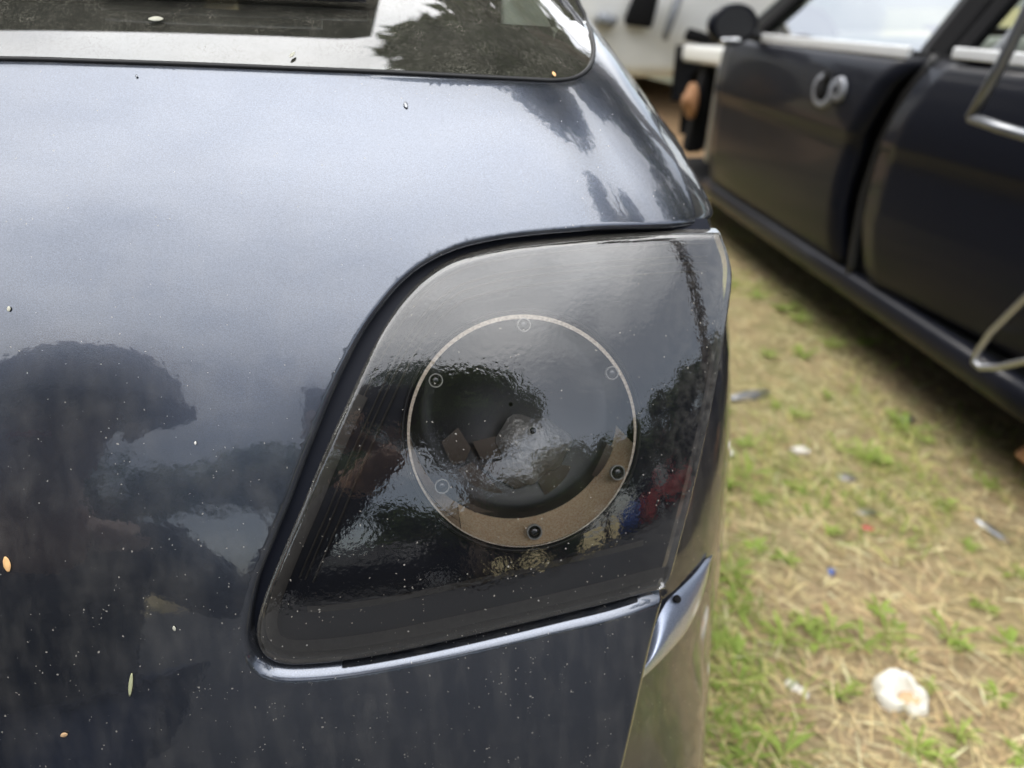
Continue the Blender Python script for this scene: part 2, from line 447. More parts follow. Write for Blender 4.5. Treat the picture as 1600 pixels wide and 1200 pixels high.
def spline(pts, step=.004, closed=False):
    P_ = [Vector(p) for p in pts]; n = len(P_); o = []
    rng = range(n if closed else n - 1)
    for i in rng:
        p1, p2 = P_[i], P_[(i + 1) % n]
        p0 = P_[i - 1] if (i > 0 or closed) else p1
        p3 = P_[(i + 2) % n] if (i + 2 < n or closed) else p2
        k = max(1, int((p2 - p1).length / step))
        for j in range(k):
            t = j / k
            o.append(.5 * ((2 * p1) + (p2 - p0) * t + (2 * p0 - 5 * p1 + 4 * p2 - p3) * t * t + (3 * p1 - p0 - 3 * p2 + p3) * t ** 3))
    if not closed: o.append(P_[-1])
    return [(p.x, p.y) for p in o]
def seg_dist(px, poly, closed=False):
    """distance of points (n,2) to a polyline"""
    A = np.array(poly); B = np.roll(A, -1, 0)
    if not closed: A, B = A[:-1], B[:-1]
    best = np.full(len(px), 1e9)
    for a, b in zip(A, B):
        d = b - a; l = d @ d + 1e-18
        t = np.clip(((px - a) @ d) / l, 0, 1)
        q = px - (a + t[:, None] * d)
        best = np.minimum(best, np.hypot(q[:, 0], q[:, 1]))
    return best
def inside(px, poly):
    x, y = px[:, 0], px[:, 1]; c = np.zeros(len(px), bool); n = len(poly); j = n - 1
    for i in range(n):
        xi, yi = poly[i]; xj, yj = poly[j]
        if yi != yj:
            k = ((yi > y) != (yj > y)) & (x < (xj - xi) * (y - yi) / (yj - yi) + xi)
            c ^= k
        j = i
    return c
def offset_line(poly, d):
    """shift an open polyline to its left by d"""
    A = np.array(poly); T = np.gradient(A, axis=0); T /= np.linalg.norm(T, axis=1)[:, None] + 1e-12
    return A + d * np.stack([-T[:, 1], T[:, 0]], 1)

def sheet(name, outer, holes, fn, mat, parent, rolls, grid, extra=(), wall=0.012, rings=(.0007, .0015, .0024, .0036, .0054), attr_line=None, wall_lines=None):
    """A panel over the x-z domain bounded by `outer` minus `holes`, lifted onto y = fn(x, z).
    rolls: list of (polyline, radius, depth): the panel rolls away from the viewer near these lines."""
    def sgn_in(px):
        k = inside(px, outer)
        for h in holes: k &= ~inside(px, h)
        return np.where(k, 1.0, -1.0)
    def f(px):
        y = fn(px[:, 0], px[:, 1])
        for line, r, dep in rolls:
            d = seg_dist(px, line) * sgn_in(px)
            t = np.clip(1 - d / r, 0, 1.25)
            y = y + dep * t ** 2.2
        return y
    pts = list(outer); edges = [(i, (i + 1) % len(outer)) for i in range(len(outer))]
    for h in holes:
        b = len(pts); pts += list(h); edges += [(b + i, b + (i + 1) % len(h)) for i in range(len(h))]
    cand = []
    for line, r, dep in rolls:
        for q in rings:
            if q < r * 1.3:
                A_ = np.array(line); sl_ = np.concatenate([[0], np.cumsum(np.hypot(*np.diff(A_, axis=0).T))])
                tt = np.arange(0, sl_[-1], max(.0011, q * .8)); rs = np.stack([np.interp(tt, sl_, A_[:, 0]), np.interp(tt, sl_, A_[:, 1])], 1)
                cand += [tuple(p) for p in offset_line(rs, q)] + [tuple(p) for p in offset_line(rs, -q)]
    cand = np.array(list(cand) + [(x, z) for (x0, x1, z0, z1, s) in grid for x in np.arange(x0, x1, s) for z in np.arange(z0, z1, s)] + list(extra))
    ok = inside(cand, outer)
    for h in holes: ok &= ~inside(cand, h)
    cand = cand[ok]
    dmin = seg_dist(cand, outer, True)
    for h in holes: dmin = np.minimum(dmin, seg_dist(cand, h, True))
    cand = cand[dmin > .00030]
    # thin out near-duplicates
    key = {}
    for p in cand: key.setdefault((int(round(p[0] / .0005)), int(round(p[1] / .0005))), tuple(p))
    pts2 = [Vector(p) for p in pts] + [Vector(p) for p in key.values()]
    vo, eo, fo, *_ = delaunay_2d_cdt(pts2, edges, [], 0, 1e-6)
    px = np.array([(v.x, v.y) for v in vo])
    cen = np.array([px[list(fc)].mean(0) for fc in fo])
    keep = inside(cen, outer)
    for h in holes: keep &= ~inside(cen, h)
    faces = [tuple(fc) for fc, k in zip(fo, keep) if k]
    used = sorted({i for fc in faces for i in fc}); mp_ = {a: b for b, a in enumerate(used)}
    px = px[used]; faces = [tuple(mp_[i] for i in fc) for fc in faces]
    y = f(px); e = 2e-4
    gx = (f(px + [e, 0]) - f(px - [e, 0])) / (2 * e); gzv = (f(px + [0, e]) - f(px - [0, e])) / (2 * e)
    gx = np.clip(gx, -6, 6); gzv = np.clip(gzv, -6, 6)
    nr = np.stack([gx, -np.ones_like(gx), gzv], 1); nr /= np.linalg.norm(nr, axis=1)[:, None]
    V = [(a, b, c) for (a, c), b in zip(px, y)]
    # orient faces to -y
    fcs = []
    for fc in faces:
        a, b, c = (px[i] for i in fc[:3])
        fcs.append(fc if (b[0] - a[0]) * (c[1] - a[1]) - (b[1] - a[1]) * (c[0] - a[0]) > 0 else fc[::-1])
    NR = [tuple(n) for n in nr]
    att = None
    ev = seg_dist(px, attr_line) / .02 if attr_line is not None else None
    ev = list(np.clip(ev, 0, 1)) if ev is not None else None
    if wall:    # return walls
        cnt = {}
        for fc in fcs:
            for i in range(len(fc)): cnt[(fc[i], fc[(i + 1) % len(fc)])] = 1
        bnd = [(a, b) for (a, b) in cnt if (b, a) not in cnt]
        for a, b in bnd:
            k = len(V); va, vb = V[a], V[b]
            V += [va, vb, (vb[0], vb[1] + wall, vb[2]), (va[0], va[1] + wall, va[2])]
            n = Vector((vb[2] - va[2], 0, -(vb[0] - va[0]))); n = n.normalized() if n.length > 0 else Vector((0, -1, 0))
            NR += [tuple(n)] * 4
            if ev is not None: ev += [ev[a], ev[b], ev[b], ev[a]]
            fcs.append((k, k + 3, k + 2, k + 1))
    att = {'edge': ev} if ev is not None else None
    return mesh_obj(name, V, fcs, mat, parent, True, normals=NR, attr=att)

car = empty('close_hatchback_car', (XC, 1.6, 0))
setp(car, 'dark navy hatchback with a smoked tail lamp cover and dusty tailgate', 'car')

CUT_PX = [(1128, 360), (1050, 359), (960, 362), (880, 368), (800, 376), (740, 387), (700, 400), (660, 421), (625, 450), (595, 486), (570, 522), (545, 567), (520, 620), (500, 668), (475, 730), (453, 790), (428, 850), (404, 910), (392, 960), (388, 1000), (395, 1030), (415, 1049), (450, 1056), (520, 1052), (600, 1040), (700, 1020), (800, 997), (900, 973), (1000, 946), (1034, 936)]
LENS_PX = [(1128, 367), (1060, 367), (960, 372), (880, 379), (800, 388), (740, 401), (702, 414), (666, 437), (634, 468), (607, 504), (583, 545), (561, 590), (538, 640), (515, 690), (493, 740), (470, 797), (447, 850), (422, 910), (405, 958), (399, 993), (405, 1020), (421, 1036), (452, 1044), (520, 1040), (600, 1028), (700, 1007), (800, 984), (900, 960), (1000, 934), (1040, 924)]
LENS_R = [(1050, 905), (1070, 830), (1090, 750), (1110, 660), (1127, 570), (1140, 490), (1146, 432), (1139, 395)]
_c = [hit(*p) for p in CUT_PX[1:]]
_c0 = hit(1090, 360)
cut = spline([(float(xe(_c0[1])) - .0006, _c0[1] - .001)] + _c, .0016)
lens_a = spline([hit(*p, fn=SL) for p in LENS_PX], .0016); lens_r = spline([hit(*p, fn=SL) for p in LENS_R], .002)
lens = lens_a + lens_r
LOW_R = [(1036, 940), (1018, 1010), (1000, 1090), (975, 1200)]
low_r = spline([hit(*p) for p in LOW_R])
q0, q1 = low_r[-2], low_r[-1]
sl = (q1[0] - low_r[0][0]) / (q1[1] - low_r[0][1])
low_ext = [(q1[0] + sl * (z - q1[1]), z) for z in np.arange(q1[1] - .02, .40, -.02)]
WIN_PX = [(0, 90), (150, 94), (300, 99), (450, 105), (600, 111), (740, 118), (820, 122), (868, 124), (900, 119), (920, 104), (927, 80), (923, 52), (912, 22), (900, -6)]
win_pts = [hit(*p) for p in WIN_PX]
wz = win_pts[0][1]
top_r = [(win_pts[-1][0] - .10 * t - .02 * t * t, win_pts[-1][1] + .5 * t) for t in (.12, .3, .6, .85)]
win_top = 1.56
win_line = spline([(XC, wz + .002), (-.45, wz + .0015)] + win_pts + top_r + [(top_r[-1][0] - .05, win_top), (-.25, win_top + .02), (XC, win_top + .03)], .003)
mirror = lambda pl: [(2 * XC - x, z) for x, z in pl][::-1]
window = win_line + mirror(win_line)[1:-1]
edge_z0 = cut[0][1]
edge = [(float(xe(z)) - .0006, z) for z in np.arange(edge_z0 + .001, 1.70, .012)]
half = [(XC, .40)] + low_ext[::-1] + low_r[::-1] + cut[::-1] + edge + [(XC, 1.71)]
outer = half + mirror(half)[1:-1]
cutm = mirror(cut)
# fine grid where the photograph looks, coarse elsewhere
tail = sheet('tailgate', outer, [window], S, M['paint'], car,
      [(cut, .0050, .0042), (low_r, .003, .003), (cutm, .0050, .0042), ([p for p in win_line if p[0] > -.5 and p[1] < 1.3], .0045, .0024)],
      [(-.40, .16, .55, 1.12, .006), (-1.4, .2, .4, 1.72, .03)], wall=.014)

# window glass with its black ceramic border
glass_fn = lambda x, z: S(x, z) + .0022
gl_out = list(window)
sheet('rear_window', [(x + (XC - x) * .001, z) for x, z in gl_out], [], glass_fn, M['rear_glass'], car, [], [(-1.3, .1, 1.0, 1.62, .02)], wall=.0)
def shrink(poly, d):
    A = np.array(poly); T = np.roll(A, -1, 0) - np.roll(A, 1, 0); T /= np.linalg.norm(T, axis=1)[:, None] + 1e-12
    return [tuple(p) for p in A + d * np.stack([-T[:, 1], T[:, 0]], 1)]
def area(p): return .5 * sum(a[0] * b[1] - b[0] * a[1] for a, b in zip(p, p[1:] + p[:1]))
sg = 1 if area(window) > 0 else -1
inner = shrink(window, sg * .030)
sheet('window_border', window, [inner], lambda x, z: S(x, z) + .0065, M['frit'], car, [], [(-1.3, .1, 1.0, 1.62, .02)], wall=.0)
seal = MB(); seal.tube([(x, float(S(x, z)) + .0005, z) for x, z in shrink(window, -sg * .0006)], .0016, 6, closed=True)
seal.build('window_seal', M['rubber'], car)

# rear wiper lying along the glass
wp = [hit(u, v) for u, v in ((150, -12), (250, -6), (380, -1), (500, 4), (574, 8))]
wpts = [Vector((x, float(S(x, z)), z)) + Vector((0, -.6, .8)) * .006 for x, z in wp]
mb = MB(); mb.tube(wpts, [.0035, .0042, .0042, .0040, .0034], 8); wb = mb.build('wiper_blade', M['black'], car)
mb = MB(); mb.tube([p + Vector((0, -.6, .8)) * .008 for p in wpts[:4]] , .0045, 8); mb.build('wiper_spine', M['black'], wb)
# ---- tail lamp
lampE = empty('tail_lamp', (0, .42, .7)); lampE.parent = car; lampE.matrix_parent_inverse = car.matrix_basis.inverted()
lens_line = lens_a + lens_r + [lens_a[0]]
lens_cover = sheet('lamp_cover', lens, [], lambda x, z: SL(x, z) + .0012, M['lens'], lampE,
      [(lens_a, .0030, .0016), (lens_r + [lens_a[0]], .0022, .0022)], [(-.2, .2, .6, 1.0, .006)], wall=.010, attr_line=lens_line)
# circular recess behind the cover
def pt(u, v, dep=0.0):
    x, z = hit(u, v, SL); return Vector((x, float(SL(x, z)) + dep, z))
Cc = pt(823, 674); e_ = .003
def nrm_at(x, z, fn):
    gx = float(fn(x + e_, z) - fn(x - e_, z)) / (2 * e_); gv = float(fn(x, z + e_) - fn(x, z - e_)) / (2 * e_)
    return Vector((gx, -1, gv)).normalized()
ln = nrm_at(Cc.x, Cc.z, SL)                                    # tangent plane of the ring
RADR = (pt(1003, 674) - pt(645, 674)).length / 2
Cc = Cc - ln * .0080
rx = Vector((1, 0, 0)); rx = (rx - ln * rx.dot(ln)).normalized(); rz_ = ln.cross(rx); rz_ = rz_ if rz_.z > 0 else -rz_
axis = Vector((math.sin(R_(14)), -math.cos(R_(14)), math.sin(R_(1)))).normalized()
DEEP = .024
def ringp(a, r=1.0, dep=0.0): return Cc + (rx * math.cos(a) + rz_ * math.sin(a)) * (RADR * r) - axis * dep
ringxz = [(p.x, p.z) for p in (ringp(2 * math.pi * k / 72) for k in range(72))]
back = [(x, z) for x, z in cut] + [(x + .012, z) for x, z in low_r[:1]] + [(x - .004, z) for x, z in lens_r]
plate_fn = lambda x, z: SL(x, z) + .0130
cen_y = Cc.y
def housing_fn(x, z):
    return SL(x, z) + .013
_co = offset_line(cut, .004) if not inside(np.array([offset_line(cut, .004)[len(cut) // 2]]), cut)[0] else offset_line(cut, -.004)
outl = [(x, z) for x, z in _co if x < lens_r[-1][0] - .012] + [(x - .0045, z) for x, z in lens_r if z < lens_r[-1][1] - .004]
sheet('housing', outl, [ringxz], housing_fn, M['housing'], lampE, [], [(-.2, .2, .6, 1.0, .012)], wall=.0)
# faint moulded steps and the pale flange that follow the cover's edge
for k, (o0, o1, dep, mt) in enumerate([(.0032, .0098, .0085, 'flange')]):
    seg = lens_a[int(len(lens_a) * .40):]
    A = offset_line(seg, o0); B = offset_line(seg, o1)
    if not inside(np.array([A[len(A) // 2]]), lens)[0]: A = offset_line(seg, -o0); B = offset_line(seg, -o1)
    mb = MB(); mb.grid([[(x, float(SL(x, z)) + dep, z) for x, z in A], [(x, float(SL(x, z)) + dep + .001, z) for x, z in B]])
    mb.build('flange', M[mt], lampE)
sg2 = 1 if inside(np.array([offset_line(lens_a, .004)[len(lens_a) // 2]]), lens)[0] else -1
for o0, r in ((.0075, .0005), (.0150, .0006), (.0185, .0006), (.0235, .0007)):
    Lx = offset_line(lens_a, sg2 * o0)[6:int(len(lens_a) * .56)]
    mb = MB(); mb.tube([(x, float(SL(x, z)) + .0105, z) for x, z in Lx], r, 6); mb.build('moulded_rib', M['flange'], lampE)
Lx = offset_line(lens_a, sg2 * .026)[int(len(lens_a) * .66):-10]
mb = MB(); mb.grid([[(x, float(SL(x, z)) + .0105, z) for x, z in Lx], [(x, float(SL(x, z)) + .0115, z + .004) for x, z in Lx]]); mb.build('lower_step', M['flange'], lampE)

def wall_strip(name, a0, a1, mat, r0=1.0, r1=1.0, d0=0.0, d1=DEEP, n=60):
    mb = MB(); mb.grid([[ringp(R_(a0 + (a1 - a0) * k / n), r0, d0) for k in range(n + 1)], [ringp(R_(a0 + (a1 - a0) * k / n), (r0 + r1) / 2, (d0 + d1) / 2) for k in range(n + 1)], [ringp(R_(a0 + (a1 - a0) * k / n), r1, d1) for k in range(n + 1)]])
    o = mb.build(name, M[mat], lampE); return o
wall_strip('recess_wall', 352, 532, 'housing')
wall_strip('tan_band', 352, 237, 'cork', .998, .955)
wall_strip('darker_band', 236.6, 172.5, 'cork_dark', .998, .955)  # left stretch of the same band, in a darker tan
# pale rim: an eccentric hoop, widest on top
mb = MB(); n = 96
ro = [ringp(2 * math.pi * k / n, 1.0, -.0012) for k in range(n + 1)]
ri = [Cc - rz_ * .0010 + (rx * math.cos(2 * math.pi * k / n) + rz_ * math.sin(2 * math.pi * k / n)) * (RADR * .977) + axis * .0012 for k in range(n + 1)]
mb.grid([ri, ro]); mb.build('rim', M['rim'], lampE)
mb = MB(); mb.tube([ringp(2 * math.pi * k / 96, 1.035, -.0005) for k in range(96)], .0011, 8, closed=True); mb.build('outer_hoop', M['black'], lampE)
# back of the recess: dark bowl with bronze panels standing in it
backc = Cc - axis * DEEP
def back_pt(u, v, dep=0.0):
    d = Vector(ray(u, v)); o_ = Vector((0, 0, CAMH)); p_ = backc + axis * dep
    return o_ + d * ((p_ - o_).dot(ln) / d.dot(ln))
mb = MB(); nb_ = 64; rows = []
for r_, h_ in ((1.02, 0), (.92, .001), (.86, .004), (.80, .0045), (.72, .002), (.55, -.004), (.35, -.009), (.15, -.011), (.02, -.011)):
    rows.append([backc + (rx * math.cos(2 * math.pi * k / nb_) + rz_ * math.sin(2 * math.pi * k / nb_)) * RADR * r_ + axis * h_ for k in range(nb_ + 1)])
mb.grid(rows); mb.build('reflector_bowl', M['facet_dark'], lampE)
for poly, dep, tw in (([(699, 742), (738, 722), (772, 756), (786, 770), (781, 800), (742, 801), (716, 782)], .004, .0), ([(752, 728), (790, 716), (832, 728), (838, 752), (806, 764), (778, 748)], .007, .002), ([(836, 742), (866, 724), (900, 730), (912, 752), (884, 770), (852, 776)], .005, -.002), ([(918, 716), (944, 690), (968, 706), (950, 748), (926, 744)], .004, .002), ([(690, 690), (716, 668), (736, 700), (726, 722), (702, 728)], .004, .001), ([(738, 690), (800, 676), (842, 690), (800, 716), (752, 718)], .003, .0)):
    pc = spline(poly, 2.5, True) if False else poly
    n_ = len(pc); cu = sum(p[0] for p in pc) / n_; cv = sum(p[1] for p in pc) / n_
    V = []; Fc = []
    for t in (1.0, .86, .5, .0):
        for k in range(n_):
            u_, v_ = cu + (pc[k][0] - cu) * t, cv + (pc[k][1] - cv) * t
            V.append(back_pt(u_, v_, dep * .5 + .0006 * (1 - t * t) + tw * (pc[k][0] - cu) / 40 * t))
    for i_ in range(3):
        for k in range(n_): Fc.append((i_ * n_ + k, i_ * n_ + (k + 1) % n_, (i_ + 1) * n_ + (k + 1) % n_, (i_ + 1) * n_ + k))
    mesh_obj('bronze_panel', V, Fc, M['facet'], lampE)
# crinkled foil dome added to imitate the pale reflection around the bulb
t_ = NT('reflection_foil'); v_ = t_.obj(); f_ = t_.noise(v_, 240, 4, .6)
p_ = t_.pri(Base_Color=t_.mix(f_, (.22, .22, .21), (.50, .48, .45)), Metallic=.6, Roughness=.38); t_.l.new(t_.bump(f_, 1.0, .0022), p_.inputs['Normal'])
M['foil'] = t_.fin(p_)
sc_ = back_pt(832, 700, .006); mb = MB(); nn = 40
for r_, h_ in ((.0, .0085), (.22, .0082), (.45, .0068), (.68, .0048), (.86, .0022), (1.0, -.002)):
    for k in range(nn):
        a = 2 * math.pi * k / nn; rr_ = .0215 * r_ * (1 + .10 * math.sin(3 * a + 1) + .06 * math.sin(7 * a))
        mb.V.append(tuple(sc_ + rx * rr_ * math.cos(a) * 1.1 + rz_ * rr_ * math.sin(a) + ln * (h_ + .0012 * mnoise.noise((9 * r_ * math.cos(a), 9 * r_ * math.sin(a), 2)))))
mb.F = [(i_ * nn + k, i_ * nn + (k + 1) % nn, (i_ + 1) * nn + (k + 1) % nn, (i_ + 1) * nn + k) for i_ in range(5) for k in range(nn)]
mb.build('reflection_dome', M['foil'], lampE)
# clear bosses moulded on the inside of the cover
ql = ln.to_track_quat('Z', 'Y').to_matrix().to_4x4()
for u, v, r in ((819, 512, 11), (680, 600, 11), (958, 588, 11), (690, 767, 11.5), (967, 745, 12.5), (836, 839, 12.5), (833, 679, 6.5)):
    c = pt(u, v, .0045); rr_ = r * .43 / FPX
    mt = Matrix.Translation(c) @ ql
    mb = MB(); mb.lathe([(rr_ * 1.0, -.003), (rr_ * 1.03, -.0004), (rr_ * 1.0, .0005), (rr_ * .90, .0004), (rr_ * .86, -.0004)], mt, 24)
    b = mb.build('boss', M['bossring'], lampE)
    mb = MB(); mb.lathe([(rr_ * .88, -.001), (rr_ * .8, .0002), (rr_ * .42, .0011), (rr_ * .12, .0013), (0, .0013)], mt, 20)
    o = mb.build('boss_pin', M['bosspin'], b)

# left-hand lamp, mirrored (out of the picture)
mE = empty('tail_lamp', (2 * XC, .42, .7)); mE.parent = car; mE.matrix_parent_inverse = car.matrix_basis.inverted()
lm = mirror(lens_a); lmr = mirror(lens_r)
sheet('lamp_cover', mirror(lens), [], lambda x, z: SL(x, z) + .0012, M['lens'], mE, [(lm, .006, .004)], [(-1.5, -1.0, .6, 1.0, .012)], wall=.010, attr_line=lm)
sheet('housing', mirror(outl), [], housing_fn, M['housing'], mE, [], [(-1.5, -1.0, .6, 1.0, .02)], wall=0)

# ---- body behind the tailgate: quarter panel, flared flank, bumper corner, roof, sill, wheel
_fx = sorted([(z, x) for x, z in lens_r] + [(z, x) for x, z in low_r] + [(.24, low_r[-1][0] - .03), (lens_r[-1][1] + .02, float(xe(.93)) - .006), (1.0, float(xe(1.0)) - .006), (1.1, float(xe(1.1)) - .006), (1.2, float(xe(1.2)) - .006), (1.62, float(xe(1.62)) - .006)])
def fx0(z): return float(np.interp(z, [a for a, b in _fx], [b for a, b in _fx]))
def flank_rows(sgn):
    """side of the body from the tailgate edge forward; sgn 1 = right"""
    rows = []
    zs = [.24, .27, .30, .34, .38, .42, .46, .50, .54, .57, .60, .63, .66, .70, .73, .76, .79, .82, .85, .88, .91, .94, .97, 1.0, 1.04, 1.1, 1.2, 1.35, 1.5, 1.62]
    for z in zs:
        r = []
        lowz = z < .925
        x0 = fx0(z) - (.020 if lowz else 0); y0 = float(SL(x0, z) if lowz else S(x0, z)) + (.016 if lowz else .004)
        out_ = float(np.interp(z, [.24, .45, .62, .74, .82, .88, .93, .97, 1.0, 1.1, 1.62], [.190, .206, .213, .212, .205, .192, .172, .150, .125, .045, -.13]))
        for k, t in enumerate([0, .02, .045, .075, .11, .15, .20, .27, .33, .38, .43, .48, .54, .60, .66, .72, .78, .84, .90, .96, 1.02, 1.08, 1.15, 1.3, 1.8, 2.4, 3.0, 3.4]):
            y = y0 + t - .075 * min(1, max(0, (.58 - z) / .20)) ** 1.2 * (1 - math.exp(-t / .03))
            w_ = 1 - math.exp(-(t / .10) ** 1.15)
            x = x0 + (out_ - x0) * w_
            x -= .02 * max(0, t - 1.5) ** 2
            r.append((x if sgn > 0 else 2 * XC - x, y, z))
        rows.append(r)
    return rows
def flank(sgn):
    mb = MB(); mb.grid(flank_rows(sgn)); RA = .355
    V2 = []
    for x, y, z in mb.V:                       # wheel arch opening
        d = math.hypot(y - 1.05, z - .31)
        if abs(d - RA) < .034: y, z = 1.05 + (y - 1.05) * RA / d, .31 + (z - .31) * RA / d
        V2.append((x, y, z))
    mb.V = V2
    def ctr(fc): return sum(V2[i][1] for i in fc) / 4, sum(V2[i][2] for i in fc) / 4
    mb.F = [fc for fc in mb.F if math.hypot(ctr(fc)[0] - 1.05, ctr(fc)[1] - .31) > RA]
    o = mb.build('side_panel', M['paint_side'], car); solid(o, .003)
    ap = []
    for a in np.linspace(-.10, math.pi + .10, 40):
        y_, z_ = 1.05 + RA * math.cos(a), max(.24, .31 + RA * math.sin(a)); xa = float(np.interp(z_, [.24, .45, .62, .74], [.190, .206, .213, .212])) - .004
        ap.append((xa if sgn > 0 else 2 * XC - xa, y_, z_))
    lp = MB(); lp.tube(ap, .008, 8); lp.build('arch_lip', M['paint_side'], car)
    al = MB(); al.lathe([(RA + .01, -.30), (RA + .01, 0), (.33, .0)], Matrix.Translation((.195 if sgn > 0 else 2 * XC - .195, 1.05, .31)) @ Matrix.Rotation(R_(90) * sgn, 4, 'Y'), 36); al.build('arch_liner', M['matt'], car)
    return mb
_fl = flank(1); flank(-1)
from mathutils.bvhtree import BVHTree
_bv = BVHTree.FromPolygons([Vector(v) for v in _fl.V], _fl.F)
def on_flank(u, v, pull):
    d = Vector(ray(u, v)).normalized(); o_ = Vector((0, 0, CAMH)); h = _bv.ray_cast(o_, d)[0]
    if h is None: h = o_ + d * .72
    return h - d * pull
# roof
mb = MB(); rows = []
for t in np.linspace(0, 1, 9):
    y = 1.08 + 1.9 * t; zc = 1.61 + .03 * math.sin(math.pi * t)
    rows.append([(XC + s * .50, y, zc - .05 * abs(s) ** 3) for s in np.linspace(-1, 1, 11)])
mb.grid(rows); solid(mb.build('roof', M['paint'], car), .02)
# interior floor and seat back seen through the glass
mb = MB(); mb.grid([[(x, .60 + t * 1.7, .78 + .02 * math.sin(9 * x)) for x in np.linspace(-1.3, .10, 12)] for t in np.linspace(0, 1, 8)]); mb.build('load_floor', M['matt'], car)
for cx in (-.95, -.30):
    mb = MB(); mb.box((0, 0, 0), (.56, .14, .62), Matrix.Translation((cx, 1.75, 1.05)) @ Matrix.Rotation(R_(-14), 4, 'X'), .3); mb.build('seat_back', M['cloth_dark'], car)
# wheel
def wheel(parent, c, r=.31, wd=.20, side=1, rim='alu', name='wheel', axis_='X', local=False):
    q = Matrix.Rotation(R_(90) * side, 4, 'Y') if axis_ == 'X' else Matrix.Rotation(R_(-90) * side, 4, 'X')
    T = Matrix.Translation(c) @ q
    e = bpy.data.objects.new(name, None); COL.objects.link(e); e.parent = parent
    mb = MB(); mb.lathe([(r * .66, -wd / 2), (r * .9, -wd / 2), (r * .985, -wd * .40), (r, -wd * .2), (r, wd * .2), (r * .985, wd * .40), (r * .9, wd / 2), (r * .66, wd / 2), (r * .64, wd * .40), (r * .64, -wd * .4), (r * .66, -wd / 2)], T, 40)
    a = mb.build('tyre', M['tyre'], None, local=True); a.parent = e
    mb = MB(); mb.lathe([(r * .65, wd * .42), (r * .62, wd * .30), (r * .58, wd * .10), (r * .3, wd * .16), (r * .26, wd * .30), (r * .1, wd * .34), (0, wd * .34)], T, 32)
    for k in range(5):
        a_ = 2 * math.pi * k / 5
        mb.add([T @ Vector((r * q0_ * math.cos(a_ + da), r * q0_ * math.sin(a_ + da), h)) for q0_, da, h in ((.2, -.5, wd * .33), (.2, .5, wd * .33), (.6, .18, wd * .36), (.6, -.18, wd * .36))], [(0, 1, 2, 3)])
    b = mb.build('rim', M[rim], None, local=True); b.parent = e
    return e
we = wheel(None, (.085, 1.05, .31)); we.parent = car; we.matrix_parent_inverse = car.matrix_basis.inverted()
we = wheel(None, (2 * XC - .085, 1.05, .31), side=-1); we.parent = car; we.matrix_parent_inverse = car.matrix_basis.inverted()
# flank shoulder, bumper end missing; its sky reflection is put into the pale colour
def on_plane(u, v, p0, n):
    d = Vector(ray(u, v)); t = (Vector(p0) - Vector((0, 0, CAMH))).dot(n) / d.dot(n); return Vector((0, 0, CAMH)) + d * t
top_e = [(1107, 862), (1100, 876), (1090, 892), (1075, 908), (1058, 924), (1042, 938), (1028, 965), (1012, 1010), (1000, 1040)]
bot_e = [(1110, 868), (1108, 890), (1103, 912), (1095, 936), (1083, 962), (1067, 986), (1047, 1008), (1027, 1028), (1002, 1050)]
A = [on_flank(u, v, .003) for u, v in top_e]; B = [on_flank(u, v, .004 + .020 * math.sin(math.pi * min(1, k / 5) / 2)) for k, (u, v) in enumerate(bot_e)]; A[0] = B[0].copy()
npl = Vector((.2, -.6, .78)).normalized()
rows = [[a.lerp(b, t) + npl * (.004 * math.sin(math.pi * t)) - Vector((0, 0, .012)) * max(0, t - .8) ** 2 * 25 for a, b in zip(A, B)] for t in np.linspace(0, 1, 8)]
rows.append([on_flank(u, v + 3, -.002) for u, v in bot_e])
mb = MB(); mb.grid(rows); sh = mb.build('flank_shoulder', M['sky_tint'], car); m_ = sh.modifiers.new('s', 'SUBSURF'); m_.levels = m_.render_levels = 2
hc = on_flank(1058, 936, .013)
mb = MB(); mb.lathe([(.0, .0012), (.0026, .0012), (.0030, .0004), (.0030, -.001)], Matrix.Translation(hc) @ npl.to_track_quat('Z', 'Y').to_matrix().to_4x4(), 16); mb.build('fixing_hole', M['matt'], sh)
# rear bumper below the tailgate
rows = []
for z, dy in ((.18, .03), (.22, .0), (.30, -.012), (.38, -.016), (.415, -.004), (.42, .03)):
    rows.append([(x, float(S(min(max(x, 2 * XC - .10), .10), .40)) + dy, z) for x in np.linspace(2 * XC - .12, .12, 40)])
mb = MB(); mb.grid(rows); solid(mb.build('bumper', M['paint'], car), .004)
# number plate recess lip / handle, left of the picture
mb = MB(); mb.box((0, 0, 0), (.50, .03, .035), Matrix.Translation((XC, float(S(XC, .70)) - .004, .70)), .3); mb.build('tailgate_handle', M['black'], car)

# ================================================================== SECOND CAR (black saloon, stripped, to the right)
YAW2 = R_(5.4)
AX = Vector((-math.sin(YAW2), math.cos(YAW2), 0)); LT = Vector((math.cos(YAW2), math.sin(YAW2), 0))
def c2(u, w_, z): return AX * u + LT * w_ + Vector((0, 0, z))       # u forward along the car, w to its right
car2 = empty('stripped_saloon_car', tuple(c2(2.3, 2.1, 0)), YAW2)
setp(car2, 'black saloon with missing door handles, hanging trim and an ajar rear door', 'car')
W0 = 1.25
def bar(name, pts, r, mat, parent=car2, n=8):
    mb = MB(); mb.tube(pts, r, n); return mb.build(name, M[mat], parent)
def flatbar(name, a, b, wdt, th, mat, parent=car2, up=LT):
    a, b = Vector(a), Vector(b); d = (b - a).normalized(); s1 = d.cross(up).normalized(); s2 = up
    mb = MB(); V = []
    for p in (a, b):
        for i, j in ((-1, -1), (1, -1), (1, 1), (-1, 1)): V.append(p + s1 * wdt / 2 * i + s2 * th / 2 * j)
    mb.add(V, [(0, 1, 2, 3), (7, 6, 5, 4), (0, 4, 5, 1), (1, 5, 6, 2), (2, 6, 7, 3), (3, 7, 4, 0)])
    return bevel(mb.build(name, M[mat], parent, smooth=False), min(wdt, th) * .25)
